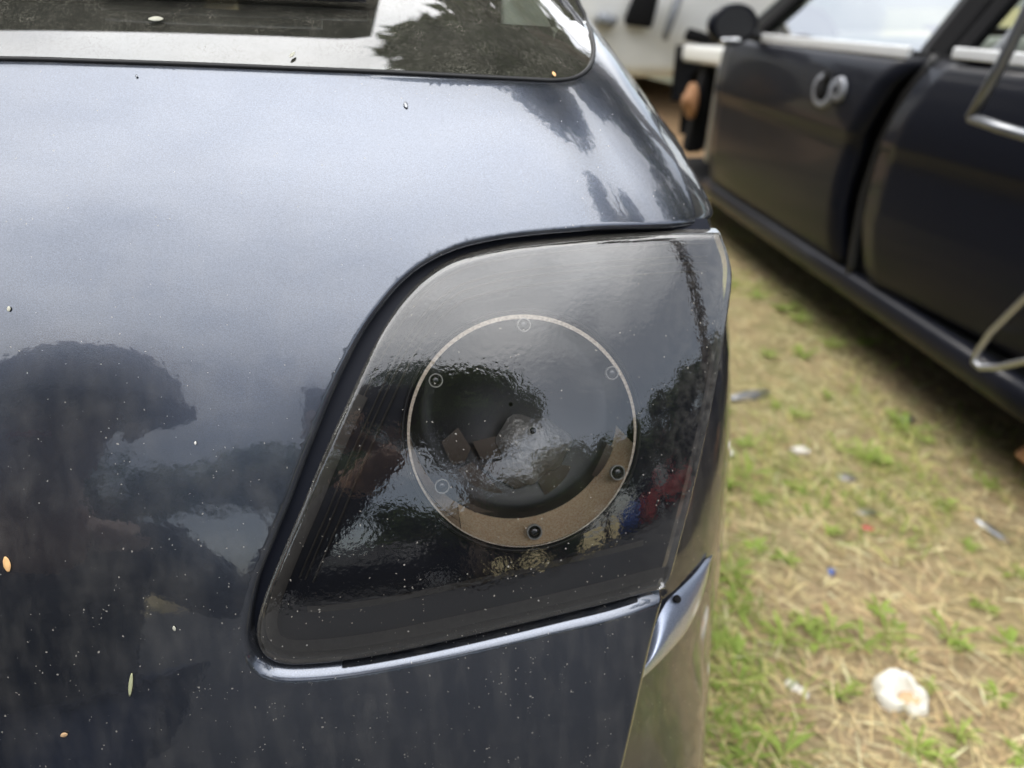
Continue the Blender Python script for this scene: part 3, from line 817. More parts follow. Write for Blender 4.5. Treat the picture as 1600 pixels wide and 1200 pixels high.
# body side section: (offset from W0, height)
SEC = [(.085, .955), (.040, .945), (.022, .925), (.012, .88), (.004, .80), (.000, .735), (.002, .715), (.009, .70), (.009, .66), (.006, .58), (.004, .50), (.012, .42), (.026, .35), (.040, .315)]
def side_rows(u0, u1, sec=SEC, n=14, f=None, front=None, rear=None):
    """panel between stations u0 (rear) and u1 (front); `rear(z)`/`front(z)` bend its edges"""
    rows = []
    for o, z in sec:
        a = u0 + (rear(z) if rear else 0); b = u1 + (front(z) if front else 0)
        rows.append([c2(a + (b - a) * k / n, W0 + o + (f(a + (b - a) * k / n) if f else 0), z) for k in range(n + 1)])
    return rows
fr_curve = lambda z: .0
rear_edge = lambda z: .18 * max(0, (z - .62) / .33) ** 2.2 * -.55 - .03 * max(0, (.5 - z) / .2)
taper = lambda u: .028 * max(0, u - 2.9) ** 2 + .02 * max(0, 1.4 - u) ** 2
FE = lambda z: float(np.interp(z, [.31, .39, .55, .71, .86, .94], [2.17, 2.18, 2.19, 2.16, 2.09, 2.0]))
RE = lambda z: float(np.interp(z, [.31, .36, .52, .67, .84, .94], [1.99, 2.01, 2.05, 2.05, 2.0, 1.93]))
mb = MB(); mb.grid(side_rows(0, 3.45, f=taper, rear=FE)); fd = mb.build('front_door', M['black_paint'], car2); solid(fd, .03)
# recess where the front door handle was pulled off
hq = Matrix(((AX.x, 0, -LT.x, 0), (AX.y, 0, -LT.y, 0), (0, 1, 0, 0), (0, 0, 0, 1)))
def disc(name, u, w_, z, prof, mat, parent, sx=1.0, n=20):
    mb = MB(); mb.lathe(prof, Matrix.Translation(c2(u, w_, z)) @ hq @ Matrix.Diagonal((sx, 1, 1, 1)), n); return mb.build(name, mat, parent)
disc('handle_recess', 2.43, W0 + .006, .825, [(.055, .002), (.052, .010), (.044, .013), (.028, .009), (.0, .008)], M['dull_silver'], fd, 1.3)
disc('handle_recess', 2.33, W0 + .006, .838, [(.038, .002), (.036, .011), (.030, .014), (.016, .010), (.0, .009)], M['dull_silver'], fd, 1.0)
disc('lock_hole', 2.33, W0 + .001, .838, [(.014, .012), (.010, .0165), (.0, .017)], M['matt'], fd)
disc('recess_floor', 2.435, W0 + .006, .828, [(.036, .008), (.033, .0125), (.0, .0128)], M['matt'], fd, 1.3)
disc('lock_hole', 2.40, W0 + .001, .868, [(.022, .006), (.019, .0145), (.0, .015)], M['matt'], fd, 1.3)
# rear door hinged at its front edge, swung out a little
hinge = c2(1.985, W0 + .05, 0); ang = R_(-4.5)
sw = Matrix.Translation(hinge) @ Matrix.Rotation(-ang, 4, 'Z') @ Matrix.Translation(-hinge)
def arch(z): return .30 * max(0, (.62 - z) / .34) ** .8 if z < .62 else 0
rows = side_rows(.98, 0, rear=lambda z: arch(z), front=RE)
mb = MB(); mb.grid([[sw @ p for p in r] for r in rows]); rd = mb.build('rear_door', M['black_paint'], car2); solid(rd, .03)
# dark jamb between the doors
mb = MB(); mb.grid([[c2(u, W0 + .075 + .03 * math.sin(3 * z), z) for u in (1.75, 1.95, 2.15, 2.35)] for z in np.linspace(.28, .96, 12)]); solid(mb.build('door_jamb', M['matt'], car2), .03)
mb = MB(); mb.tube([c2(FE(z) - .05, W0 + .05, z) for z in np.linspace(.30, .95, 20)], .018, 8); mb.build('jamb_seal', M['rubber'], car2)
# sill, fenders, quarter
SILL = [(.050, .318), (.030, .300), (.022, .27), (.034, .235), (.075, .225)]
mb = MB(); mb.grid(side_rows(1.26, 3.55, SILL, n=16, f=taper)); solid(mb.build('sill', M['black_paint'], car2), .03)
mb = MB(); mb.grid(side_rows(-.35, .97, [s for s in SEC if s[1] > .45], n=14, f=taper)); solid(mb.build('rear_quarter', M['black_paint'], car2), .02)
far = MB(); far.grid([[c2(u, W0 + 1.72 - o, z) for u in np.linspace(-.35, 4.55, 20)] for o, z in SEC]); solid(far.build('far_side', M['black_paint'], car2), .02)
mb = MB(); mb.grid([[c2(u, W0 + .05 + 1.62 * t, .24) for u in np.linspace(-.3, 4.5, 8)] for t in np.linspace(0, 1, 4)]); mb.build('floor_pan', M['matt'], car2)
for nm, a_, b_, wd_, th_, mt_ in (('inner_wing_rail', (3.45, .14, .86), (4.45, .20, .83), .09, .10, 'white_paint'), ('wing_brace', (3.62, .10, .82), (3.72, .12, .36), .06, .05, 'steel'), ('wing_brace', (3.48, .09, .80), (3.66, .11, .55), .04, .04, 'steel'), ('suspension_strut', (4.08, .22, .84), (4.12, .16, .34), .11, .11, 'matt'), ('subframe', (3.5, .4, .34), (4.5, .4, .34), .12, .10, 'matt'), ('front_panel', (4.48, .15, .72), (4.48, 1.55, .72), .30, .06, 'black')):
    flatbar(nm, c2(a_[0], W0 + a_[1], a_[2]), c2(b_[0], W0 + b_[1], b_[2]), wd_, th_, mt_)
mb = MB(); mb.grid([[c2(4.05 + .34 * math.cos(a), W0 + .16 + .35 * t, .46 + .34 * math.sin(a)) for a in np.linspace(-.2, math.pi + .2, 18)] for t in (0, .5, 1)]); mb.build('wheel_well', M['matt'], car2)
mb = MB(); mb.grid([[c2(3.44, W0 + .06 + 1.6 * t, z) for t in np.linspace(0, 1, 5)] for z in (.28, .6, .94)]); solid(mb.build('bulkhead', M['matt'], car2), .03)
mb = MB(); mb.lathe([(0, .05), (.035, .05), (.04, .03), (.045, .02), (.085, .018), (.09, .012), (.09, -.004), (0, -.004)], Matrix.Translation(c2(4.02, W0 + .10, .62)) @ hq, 28); mb.build('brake_disc', M['rust'], car2)
mb = MB(); mb.grid([[c2(u, W0 + .07 + 1.58 * t, .98 + .04 * math.sin(math.pi * t)) for u in np.linspace(-.45, .35, 6)] for t in np.linspace(0, 1, 9)]); solid(mb.build('boot_lid', M['black_paint'], car2), .02)
mb = MB(); mb.grid([[c2(u, W0 + .24 + 1.24 * t, 1.40 + .03 * math.sin(math.pi * t) + .03 * math.sin(math.pi * (u - .8) / 1.8)) for u in np.linspace(.75, 2.55, 10)] for t in np.linspace(0, 1, 9)]); solid(mb.build('roof', M['black_paint'], car2), .03)
# pillars (both sides), window frames
for side_, w1, w2 in ((0, .075, .25), (1, 1.645, 1.47)):
    flatbar('a_pillar', c2(3.30, W0 + w1, .95), c2(2.50, W0 + w2, 1.40), .075, .05, 'black')
    flatbar('b_pillar', c2(1.98, W0 + w1, .95), c2(1.80, W0 + w2, 1.41), .085, .05, 'matt')
    flatbar('c_pillar', c2(.55, W0 + w1, .96), c2(.95, W0 + w2, 1.41), .12, .05, 'black')
flatbar('window_frame', c2(2.03, W0 + .07, .955), c2(1.86, W0 + .245, 1.40), .05, .03, 'black', fd)
flatbar('window_frame', c2(3.20, W0 + .072, .955), c2(2.52, W0 + .245, 1.39), .035, .03, 'matt', fd)
flatbar('window_frame', sw @ c2(1.90, W0 + .07, .96), sw @ c2(1.72, W0 + .24, 1.40), .05, .03, 'matt', rd)
flatbar('window_frame', sw @ c2(1.78, W0 + .06, .96), sw @ c2(1.60, W0 + .235, 1.40), .022, .03, 'steel', rd)
# belt mouldings in bright trim
flatbar('belt_trim', c2(2.06, W0 + .038, .957), c2(3.12, W0 + .045, .957), .030, .016, 'trim', fd)
flatbar('belt_trim', sw @ c2(1.06, W0 + .032, .958), sw @ c2(1.88, W0 + .034, .966), .026, .014, 'trim', rd)
# door glass, seats and dashboard seen through the windows
mb = MB(); mb.grid([[c2(2.06 + (3.1 - 2.06) * k / 5 - (.17 + .0 * k) * t + (-.50 * t * k / 5), W0 + .078 + .17 * t, .955 + .43 * t) for k in range(6)] for t in (0, .5, 1)]); mb.build('door_glass', M['glass'], fd)
mb = MB(); mb.grid([[c2(3.5 - .95 * t, W0 + .12 + .07 * t + (1.48 - .14 * t) * k / 6, .97 + .43 * t) for k in range(7)] for t in (0, .5, 1)]); mb.build('windscreen', M['glass'], car2)
mb = MB(); mb.grid([[c2(.3 + .5 * t, W0 + .12 + .07 * t + (1.48 - .14 * t) * k / 6, 1.0 + .40 * t) for k in range(7)] for t in (0, .5, 1)]); mb.build('rear_screen', M['glass'], car2)
for w_ in (.48, 1.20):
    for u in (1.75, .85):
        mb = MB(); mb.box((0, 0, 0), (.50, .16, .66), Matrix.Translation(c2(u, W0 + w_, .82)) @ Matrix.Rotation(YAW2, 4, 'Z') @ Matrix.Rotation(R_(-12) * -1, 4, 'X'), .3); mb.build('seat', M['seatcloth'], car2)
mb = MB(); mb.box((0, 0, 0), (1.45, .45, .22), Matrix.Translation(c2(3.2, W0 + .86, .84)) @ Matrix.Rotation(YAW2, 4, 'Z'), .3); mb.build('dashboard', M['seatcloth'], car2)
# mirror: stalk and rounded shell with a lower chrome lens
T = Matrix.Translation(c2(3.08, W0 - .085, 1.005)) @ Matrix.Rotation(YAW2 + R_(8), 4, 'Z')
mb = MB(); prof = []
for k in range(9):
    t = k / 8; prof.append((.072 * math.sin(math.pi * min(.98, .12 + .88 * t) * .5) ** .6, -.075 + .11 * t))
mir = empty('door_mirror', tuple(c2(3.08, W0 - .05, .96))); mir.parent = car2; mir.matrix_parent_inverse = car2.matrix_basis.inverted()
mb.lathe([(0, .085), (.045, .080), (.075, .055), (.088, .015), (.088, -.012), (.080, -.016), (0, -.012)], T @ Matrix.Rotation(R_(-90), 4, 'X') @ Matrix.Diagonal((1.15, .85, 1, 1)), 28); mb.build('mirror_shell', M['black_paint'], mir)
mb = MB(); mb.lathe([(.072, -.0175), (0, -.0175)], T @ Matrix.Rotation(R_(-90), 4, 'X') @ Matrix.Diagonal((1.15, .85, 1, 1)), 28); mb.build('mirror_glass', M['facet_dark'], mir)
mb = MB(); mb.box((0, 0, 0), (.085, .03, .022), T @ Matrix.Translation((-.02, -.03, -.055)), .4); mb.build('indicator_lens', M['chrome'], mir)
bar('mirror_stalk', [c2(3.10, W0 - .03, .975), c2(3.10, W0 + .06, .955)], .022, 'black', mir)
def wheel2(u, w_, side, **kw):
    e = wheel(None, (0, 0, 0), side=side, **kw); p = c2(u, w_, .30)
    e.matrix_basis = Matrix.Translation(p) @ Matrix.Rotation(YAW2, 4, 'Z'); e.location = p; e.rotation_euler = (0, 0, YAW2)
    e.parent = car2; e.matrix_parent_inverse = car2.matrix_basis.inverted(); return e
wheel2(.58, W0 + .13, -1, rim='rust'); wheel2(.58, W0 + 1.58, 1); wheel2(3.95, W0 + 1.56, 1)
# wheel-arch liner showing behind the rear door
mb = MB(); mb.lathe([(.36, 0), (.36, .22), (.05, .24)], Matrix.Translation(c2(.60, W0 + .06, .33)) @ hq @ Matrix.Rotation(math.pi, 4, 'X'), 32, 0, math.pi * 2); mb.build('arch_liner', M['matt'], car2)
# bent window frame of grey metal leaning on the rear door, and the hanging strip of trim
fr0 = [(1640, -60), (1604, 20), (1562, 105), (1517, 184), (1560, 199), (1640, 222)]
def at_w(u, v, w_):
    d = Vector(ray(u, v)); t = w_ / d.dot(LT); return Vector((0, 0, CAMH)) + d * t
mb = MB(); mb.tube([at_w(u, v, 1.02) for u, v in fr0[:4]], .011, 8); mb.tube([at_w(u, v, 1.02) for u, v in fr0[3:]], .010, 8)
o = mb.build('loose_window_frame', M['steel']); setp(o, 'loose grey metal window frame leaning against the black rear door', 'window frame')
strip_px = [(1700, 380), (1640, 430), (1590, 478), (1548, 520), (1526, 552), (1522, 566), (1532, 574), (1560, 574), (1610, 562), (1680, 540)]
sp = [at_w(u, v, 1.16) for u, v in strip_px]
mb = MB(); mb.tube(sp, .0075, 8); o = mb.build('hanging_trim_strip', M['alu']); setp(o, 'bent silver trim strip hanging from the rear door of the black saloon', 'trim strip')

# ================================================================== WHITE CAR BEYOND, AND OTHER CARS OF THE YARD
def loft_car(name, label, loc, rz, paint, group=None, stripped=False):
    """five-door car, length along local +Y (front), built from lofted sections"""
    root = empty(name, loc, rz); setp(root, label, 'car', group)
    Ln = 4.1; hw = .84
    ys = np.linspace(-Ln / 2, Ln / 2, 31)
    wheels_y = (-1.28, 1.28)
    def top(y): return float(np.interp(y, [-2.05, -1.95, -1.6, .9, 1.25, 1.85, 2.05], [.74, .92, .97, .95, .93, .80, .62]))
    def wid(y): return hw * float(np.interp(abs(y), [0, 1.5, 1.9, 2.05], [1, .985, .93, .78]))
    def bot(y):
        z = .20
        for wy in wheels_y:
            d = abs(y - wy)
            if d < .37: z = max(z, .31 + math.sqrt(max(0, .37 ** 2 - d * d)) * .98)
        return z
    ysd = sorted(set([round(v, 4) for v in ys] + [round(wy + .37 * math.cos(a), 4) for wy in wheels_y for a in np.linspace(0, math.pi, 15)]))
    for sgn in (-1, 1):
        rows = []
        for t in np.linspace(0, 1, 9):
            r = []
            for y in ysd:
                zb, zt = bot(y), top(y); z = zb + (zt - zb) * t
                bul = 1 - .05 * ((z - .62) / .4) ** 2 - (.03 if z > .86 else 0)
                r.append((sgn * wid(y) * bul, y, z))
            rows.append(r)
        mb = MB(); mb.grid(rows); solid(mb.build('body_side', M[paint], root, local=True), .02, -sgn)
    for nm, y0, y1 in (('bonnet', .95, 2.0), ('tail_panel', -2.05, -1.55)):
        if stripped and nm == 'bonnet': continue
        mb = MB(); mb.grid([[(s * wid(y) * .96, y, top(y) + .05 * (1 - s * s)) for s in np.linspace(-1, 1, 9)] for y in np.linspace(y0, y1, 8)]); solid(mb.build(nm, M[paint], root, local=True), .02)
    # greenhouse
    sec = [(-1.95, .93, .78), (-1.55, 1.38, .60), (-1.0, 1.46, .60), (-.2, 1.48, .60), (.35, 1.42, .59), (1.15, .96, .76)]
    mb = MB(); mb.grid([[(s * w_ * (1 if abs(s) < .99 else 1), y, z + .03 * (1 - s * s)) for s in np.linspace(-1, 1, 9)] for y, z, w_ in sec[1:5]]); solid(mb.build('roof', M[paint], root, local=True), .03)
    for nm, i, j in (('rear_screen', 0, 1), ('windscreen', 4, 5)):
        (y0, z0, w0), (y1, z1, w1) = sec[i], sec[j]
        mb = MB(); mb.grid([[(s * (w0 + (w1 - w0) * t) * .95, y0 + (y1 - y0) * t, z0 + (z1 - z0) * t + .02 * (1 - s * s)) for s in np.linspace(-1, 1, 7)] for t in (0, .5, 1)]); mb.build(nm, M['dark_glass'], root, local=True)
    for sgn in (-1, 1):
        for ya, yb, ta, tb in ((-1.5, -.55, -1.25, -.5), (-.45, .9, -.42, .22)):
            mb = MB(); mb.grid([[(sgn * (.80 - .19 * t), ya + (ta - ya) * t + k / 4 * ((yb + (tb - yb) * t) - (ya + (ta - ya) * t)), .95 + .46 * t) for k in range(5)] for t in (0, .5, 1)]); mb.build('side_window', M['dark_glass'], root, local=True)
        for (ya, za, wa, yb, zb, wb) in ((1.05, .95, .79, .33, 1.42, .60), (-.5, .95, .805, -.46, 1.45, .605), (-1.75, .95, .79, -1.45, 1.40, .60)):
            mb = MB(); mb.tube([(sgn * wa, ya, za), (sgn * wb, yb, zb)], .045, 8); mb.build('pillar', M[paint], root, local=True)
        if not stripped:
            mb = MB(); mb.box((0, 0, 0), (.34, .12, .16), Matrix.Translation((sgn * .58, 1.93, .68)) @ Matrix.Rotation(-sgn * .35, 4, 'Z'), .35); mb.build('headlight', M['clear'], root, local=True)
        mb = MB(); mb.box((0, 0, 0), (.24, .10, .22), Matrix.Translation((sgn * .64, -1.97, .80)) @ Matrix.Rotation(sgn * .3, 4, 'Z'), .35); mb.build('tail_light', M['red_paint'], root, local=True)
    for sgn, yb in ((1, 2.02), (-1, -2.02)):
        if stripped and sgn == 1: continue
        mb = MB(); mb.grid([[(s * .80, yb - sgn * .16 * s * s + sgn * d, z) for s in np.linspace(-1, 1, 11)] for d, z in ((-.05, .20), (.05, .26), (.07, .45), (.03, .60), (-.04, .64))]); solid(mb.build('bumper', M[paint], root, local=True), .02)
    mb = MB(); mb.grid([[(s * .74, y, .22) for s in (-1, 0, 1)] for y in np.linspace(-1.9, 1.9, 5)]); mb.build('floor_pan', M['matt'], root, local=True)
    for wy in wheels_y:
        for sgn in (-1, 1):
            wheel(root, (sgn * .74, wy, .305), side=sgn, rim='rust' if stripped else 'alu')
            mb = MB(); mb.lathe([(.385, 0), (.385, .18), (.1, .2)], Matrix.Translation((sgn * .80, wy, .33)) @ Matrix.Rotation(-R_(90) * sgn, 4, 'Y'), 28, math.pi * .0, math.pi * 2); mb.build('arch_liner', M['matt'], root, local=True)
    if stripped:   # engine bay open, bumper and lamps gone: cross member, legs, cavities
        for sgn in (-1, 1):
            mb = MB(); mb.box((0, 0, 0), (.40, .12, .20), Matrix.Translation((sgn * .56, 1.82, .74)), .2); mb.build('lamp_cavity', M['matt'], root, local=True)
            mb = MB(); mb.tube([(sgn * .70, 1.72, .70), (sgn * .66, 1.84, .50), (sgn * .60, 1.86, .30)], [.05, .035, .03], 8); mb.build('bumper_leg', M['white_paint'], root, local=True)
        mb = MB(); mb.box((0, 0, 0), (1.4, .08, .10), Matrix.Translation((0, 1.88, .62)), .2); mb.build('cross_member', M['white_paint'], root, local=True)
        mb = MB(); mb.box((0, 0, 0), (1.1, .6, .30), Matrix.Translation((0, 1.40, .70)), .2); mb.build('engine', M['black'], root, local=True)
        mb = MB(); mb.box((0, 0, 0), (.16, .20, .14), Matrix.Translation((-.42, 1.62, .86)), .3); mb.build('battery_tray', M['black'], root, local=True)
    return root
WRK = True
# front wheel of the white wreck stands at about (1.45, 5.75); its nose points right
loft_car('white_wreck_car', 'white wreck with its bumper and headlamps gone, beyond the black saloon', (0.75, 6.62, .40), R_(-84), 'white_paint', stripped=True)
wk = bpy.data.objects['white_wreck_car']
for nm, c_, d_, mt_ in (('dark_cavity_block', (1.36, 5.70, .86), (.26, .10, .085), 'matt'), ('dark_cavity_block', (1.62, 5.70, .90), (.16, .10, .12), 'black'), ('dark_opening_block', (.92, 5.72, 1.05), (.20, .08, .22), 'matt'), ('torn_trim', (.66, 5.70, .97), (.16, .08, .10), 'steel'), ('torn_trim', (1.12, 5.72, 1.0), (.05, .08, .3), 'steel')):  # dark boxes stand in for the black lamp hole and window opening
    mb = MB(); mb.box((0, 0, 0), d_, Matrix.Translation(c_) @ Matrix.Rotation(.25, 4, 'Y'), .35)
    V = [(x + .03 * mnoise.noise((x * 9, z * 9, 1)), y, z + .03 * mnoise.noise((x * 9, z * 9, 7))) for x, y, z in mb.V]
    mesh_obj(nm, V, mb.F, M[mt_], wk)
mb = MB(); mb.grid([[(x, 9.2 + .05 * math.sin(x * 3), z) for x in np.linspace(-1.5, 3.5, 20)] for z in (0, .4, .8, 1.2, 2.2)]); o = solid(mb.build('site_wall', simple('pale_green_render', (.42, .46, .41), .9, var=.12, scale=3)), .15); setp(o, 'pale green rendered wall behind the white wreck', 'wall', kind='thing')
mb = MB()
for k in range(26):
    a = 2 * math.pi * k / 26
mb.lathe([(0, .34), (.25, .32), (.55, .22), (.85, .06), (1.0, -.05)], Matrix.Translation((.3, 6.9, .0)) @ Matrix.Diagonal((2.6, 1.35, 1.75, 1)), 30)
V = [(x, y, z + .05 * mnoise.noise((x * 4, y * 4, z * 4))) for x, y, z in mb.V]
o = mesh_obj('earth_mound', V, mb.F, M['tan']); setp(o, 'heap of tan earth that the white wreck rests on', 'earth mound')

# ================================================================== TREES (mostly seen mirrored in the paint and the lamp cover)
def leaf_cloud(n, rx_, rz2, seed, size=.16, base=(.055, .085, .022), lumps=16, blob=None):
    r = random.Random(seed); V = []; Fc = []; Cc_ = []
    cl = []
    for k in range(lumps):
        while True:
            p = Vector((r.uniform(-1, 1), r.uniform(-1, 1), r.uniform(-1, 1)))
            if .25 < p.length < 1: break
        p = p.normalized() * (p.length ** .6)
        cl.append((Vector((p.x * rx_ * .78, p.y * rx_ * .78, p.z * rz2 * .80)), r.uniform(.26, .46) * rx_, r.uniform(.65, 1.35)))
    for i in range(n):
        c, rad, br = cl[r.randrange(lumps)]
        d = Vector((r.gauss(0, 1), r.gauss(0, 1), r.gauss(0, 1))).normalized() * rad * (r.random() ** .38)
        p = c + Vector((d.x, d.y, d.z * .8))
        a = Vector((r.gauss(0, 1), r.gauss(0, 1), r.gauss(0, .6))).normalized(); b = a.orthogonal().normalized()
        b = Matrix.Rotation(r.uniform(0, 6.28), 3, a) @ b
        s = size * r.uniform(.6, 1.3)
        k = len(V); V += [p - a * s, p + b * s * .42, p + a * s, p - b * s * .42]
        Fc.append((k, k + 1, k + 2, k + 3))
        g = br * r.uniform(.7, 1.3); Cc_ += [(base[0] * g, base[1] * g, base[2] * g, 1)] * 4
    return V, Fc, Cc_
TREE = {}
def tree(label, loc, h, cr, seed, lean=(0, 0), n=5200, size=.17, trunk_r=.16, cz=None, flat=.85, group='trees around the yard', base=(.055, .085, .022), name='broadleaf_tree'):
    root = empty(name, loc, seed * 1.3); setp(root, label, 'tree', group)
    cz = cz or h - cr * flat; r = random.Random(seed)
    _ln = Matrix.Rotation(-seed * 1.3, 3, 'Z') @ Vector((lean[0], lean[1], 0))
    V, Fc, Cl = leaf_cloud(n, cr, cr * flat, seed, size, base)
    mesh_obj('crown', [(v.x + _ln.x, v.y + _ln.y, v.z + cz) for v in V], Fc, M['leaf'], root, False, attr={'col': Cl}, local=True)
    mb = MB(); p = Vector((0, 0, -.1)); pts = [p]
    for k in range(6):
        p = p + Vector((r.uniform(-.12, .12) + _ln.x / 6, r.uniform(-.12, .12) + _ln.y / 6, (cz + .1) / 6)); pts.append(p)
    mb.tube(pts, [trunk_r * (1.25 - .11 * k) for k in range(7)], 9); mb.build('trunk', M['bark'], root, local=True)
    for k in range(7):
        a = 6.28 * k / 7 + r.uniform(-.3, .3); st = pts[3 + k % 4]
        en = Vector((_ln.x + math.cos(a) * cr * .7, _ln.y + math.sin(a) * cr * .7, cz + r.uniform(-.3, .6) * cr * flat))
        mb = MB(); mb.tube([st, st.lerp(en, .5) + Vector((0, 0, -.06 * cr)), en], [trunk_r * .5, trunk_r * .3, trunk_r * .08], 6); mb.build('limb', M['bark'], root, local=True)
    return root
def polar(az, d, c=(0, .4)):      # azimuth seen from the tail panel: 0 = straight back, + to the right
    return (c[0] + d * math.sin(R_(az)), c[1] - d * math.cos(R_(az)), 0)
loft_car('parked_white_car', 'clean white hatchback parked behind the photographer', (-5.2, -6.4, 0), R_(68), 'white_paint', 'cars parked behind the photographer')
loft_car('added_dark_car', 'unseen black hatchback added far behind the photographer to darken the lamp reflection', (.6, -10.2, 0), R_(86), 'black_paint', 'cars parked behind the photographer')  # unseen car, added to darken what the lamp cover mirrors
loft_car('parked_red_car', 'red hatchback parked behind the photographer', polar(58, 11.5), R_(-60), 'red_paint', 'cars parked behind the photographer')
loft_car('parked_blue_car', 'blue hatchback parked behind the photographer', polar(50, 13.0), R_(95), 'blue_paint', 'cars parked behind the photographer')

tree('tall dense tree standing behind the photographer, its crown mirrored in the lamp', polar(15, 9.5), 6.8, 1.9, 3)
tree('low round tree behind the parked black hatchback', polar(-2, 15), 6.4, 2.7, 4, cz=4.95, flat=.45)
tree('low spreading tree left of the parked black hatchback', polar(-20, 17), 6.6, 2.9, 5, cz=5.0, flat=.5)
tree('broad tree further left of the parked black hatchback', polar(-32, 19), 7.2, 3.4, 6)
tree('leafy tree behind the parked blue hatchback', polar(28, 16), 5.4, 2.6, 7)
tree('large tree behind the parked red hatchback', polar(46, 14), 4.7, 2.0, 8)
tree('round-crowned tree standing alone to the right of the black saloon', polar(72, 6.4), 9.6, 1.8, 9, size=.12)
tree('very tall tree overhanging the black saloon from its far side', (3.25, 4.6, 0), 13.2, 4.3, 10, n=26000, size=.20, cz=9.2, lean=(-1.0, -.5), trunk_r=.22)
tree('tall tree beside the white wreck, out past the black saloon', (5.6, 7.6, 0), 10.5, 3.4, 12, n=7000)
tree('big tree across the yard from the rear door of the black saloon', (9.2, 4.4, 0), 8.0, 3.0, 13, n=6000)
tree('thin tree far to the left behind the parked cars', polar(-55, 16), 6.0, 2.6, 14)
tree('bushy tree far behind to the left', polar(-78, 18), 7.0, 3.2, 15)

for k, (az_, d_, h_, c_) in enumerate(((38, 15, 4.9, 2.0), (11, 12.5, 3.5, 1.7), (19, 13, 3.6, 1.8), (27, 12.5, 3.4, 1.8), (57, 12.5, 4.4, 1.9), (67, 11.5, 4.2, 1.8), (77, 11.5, 3.9, 1.8), (88, 12, 3.8, 1.8))):
    tree(('bushy low tree left of the blue hatchback', 'low bush under the tall dense tree behind the photographer', 'low bush right of the tall dense tree trunk', 'low bush in front of the leafy tree behind the yard', 'low bushy tree to the right of the red hatchback', 'second low bushy tree right of the red hatchback', 'low bushy tree behind the round-crowned tree', 'low bushy tree beyond the tail of the black saloon')[k], polar(az_, d_), h_, c_, 40 + k, cz=h_ - 1.7, n=3800)
for k, (x, y, h_, c_) in enumerate(((-7, 1.5, 8.5, 3.0), (-8, 6.5, 9.5, 3.4), (-6.5, -3.5, 7.5, 2.8), (-9.5, 11, 10, 3.6))):
    tree(('broad tree beyond the left side of the navy hatchback', 'taller tree ahead and left of the navy hatchback', 'leafy tree behind and left of the photographer', 'large tree far ahead on the left of the yard')[k], (x, y, 0), h_, c_, 30 + k)
# ================================================================== PHOTOGRAPHER (seen mirrored in the tailgate)
def skin_mesh(name, joints, edges_, mat, parent=None, sub=2):
    me = bpy.data.meshes.new(name); me.from_pydata([j[0] for j in joints], edges_, []); me.update()
    o = bpy.data.objects.new(name, me); COL.objects.link(o)
    m = o.modifiers.new('skin', 'SKIN'); m.use_smooth_shade = True
    for sv, j in zip(me.skin_vertices[0].data, joints):
        r = j[1]; sv.radius = (r, r) if isinstance(r, (int, float)) else r
    me.skin_vertices[0].data[0].use_root = True
    s = o.modifiers.new('sub', 'SUBSURF'); s.levels = s.render_levels = sub
    me.materials.append(mat)
    if parent is not None:
        o.parent = parent; o.matrix_parent_inverse = parent.matrix_basis.inverted()
    return o
per = empty('person', (-.55, -.45, 0)); setp(per, 'person in dark clothes and a round hat crouching with a phone behind the tailgate', 'person')
J = [((-.60, -.52, .46), (.16, .13)), ((-.59, -.46, .60), (.15, .12)), ((-.56, -.34, .78), (.17, .12)), ((-.53, -.26, .90), (.11, .08)), ((-.51, -.215, .965), .055),
     ((-.475, -.165, 1.03), (.07, .085)), ((-.45, -.13, 1.11), (.08, .098)), ((-.45, -.13, 1.17), (.06, .07)),
     ((-.36, -.30, .86), .062), ((-.22, -.32, .72), .046), ((-.045, -.16, 1.005 - .05), .032), ((.0, -.095, 1.0), .028),
     ((-.72, -.28, .86), .062), ((-.78, -.16, .62), .048), ((-.60, .0, .60), .034), ((-.57, .03, .60), .03),
     ((-.50, -.48, .42), .10), ((-.40, -.06, .46), .062), ((-.42, -.38, .09), .044), ((-.41, -.26, .035), .036),
     ((-.70, -.48, .42), .10), ((-.74, -.08, .44), .062), ((-.74, -.42, .09), .044), ((-.745, -.30, .035), .036)]
Ed = [(0, 1), (1, 2), (2, 3), (3, 4), (4, 5), (5, 6), (6, 7), (3, 8), (8, 9), (9, 10), (10, 11), (3, 12), (12, 13), (13, 14), (14, 15), (0, 16), (16, 17), (17, 18), (18, 19), (0, 20), (20, 21), (21, 22), (22, 23)]
skin_mesh('body', J, Ed, M['skin'], per)
def cloth(name, idx, edges_, mat, grow):
    mp_ = {a: b for b, a in enumerate(idx)}
    jj = [(J[i][0], tuple(r * grow for r in (J[i][1] if isinstance(J[i][1], tuple) else (J[i][1],) * 2))) for i in idx]
    return skin_mesh(name, jj, [(mp_[a], mp_[b]) for a, b in edges_], mat, per)
cloth('jacket', [0, 1, 2, 3, 8, 9, 10, 12, 13, 14], [(0, 1), (1, 2), (2, 3), (3, 8), (8, 9), (9, 10), (3, 12), (12, 13), (13, 14)], M['cloth_dark'], 1.22)
cloth('trousers', [0, 16, 17, 18, 20, 21, 22], [(0, 16), (16, 17), (17, 18), (0, 20), (20, 21), (21, 22)], M['denim'], 1.20)
for i in (18, 22):
    a, b = Vector(J[i][0]), Vector(J[i + 1][0])
    skin_mesh('shoe', [((a.x, a.y - .03, .05), .05), ((a.x, a.y + .06, .045), .05), ((b.x, b.y + .05, .035), .042)], [(0, 1), (1, 2)], M['black'], per)
HD = Vector((-.45, -.13, 1.10)); Th = Matrix.Translation(HD + Vector((.012, 0, .040))) @ Matrix.Rotation(R_(-10), 4, 'X') @ Matrix.Scale(1.18, 4)
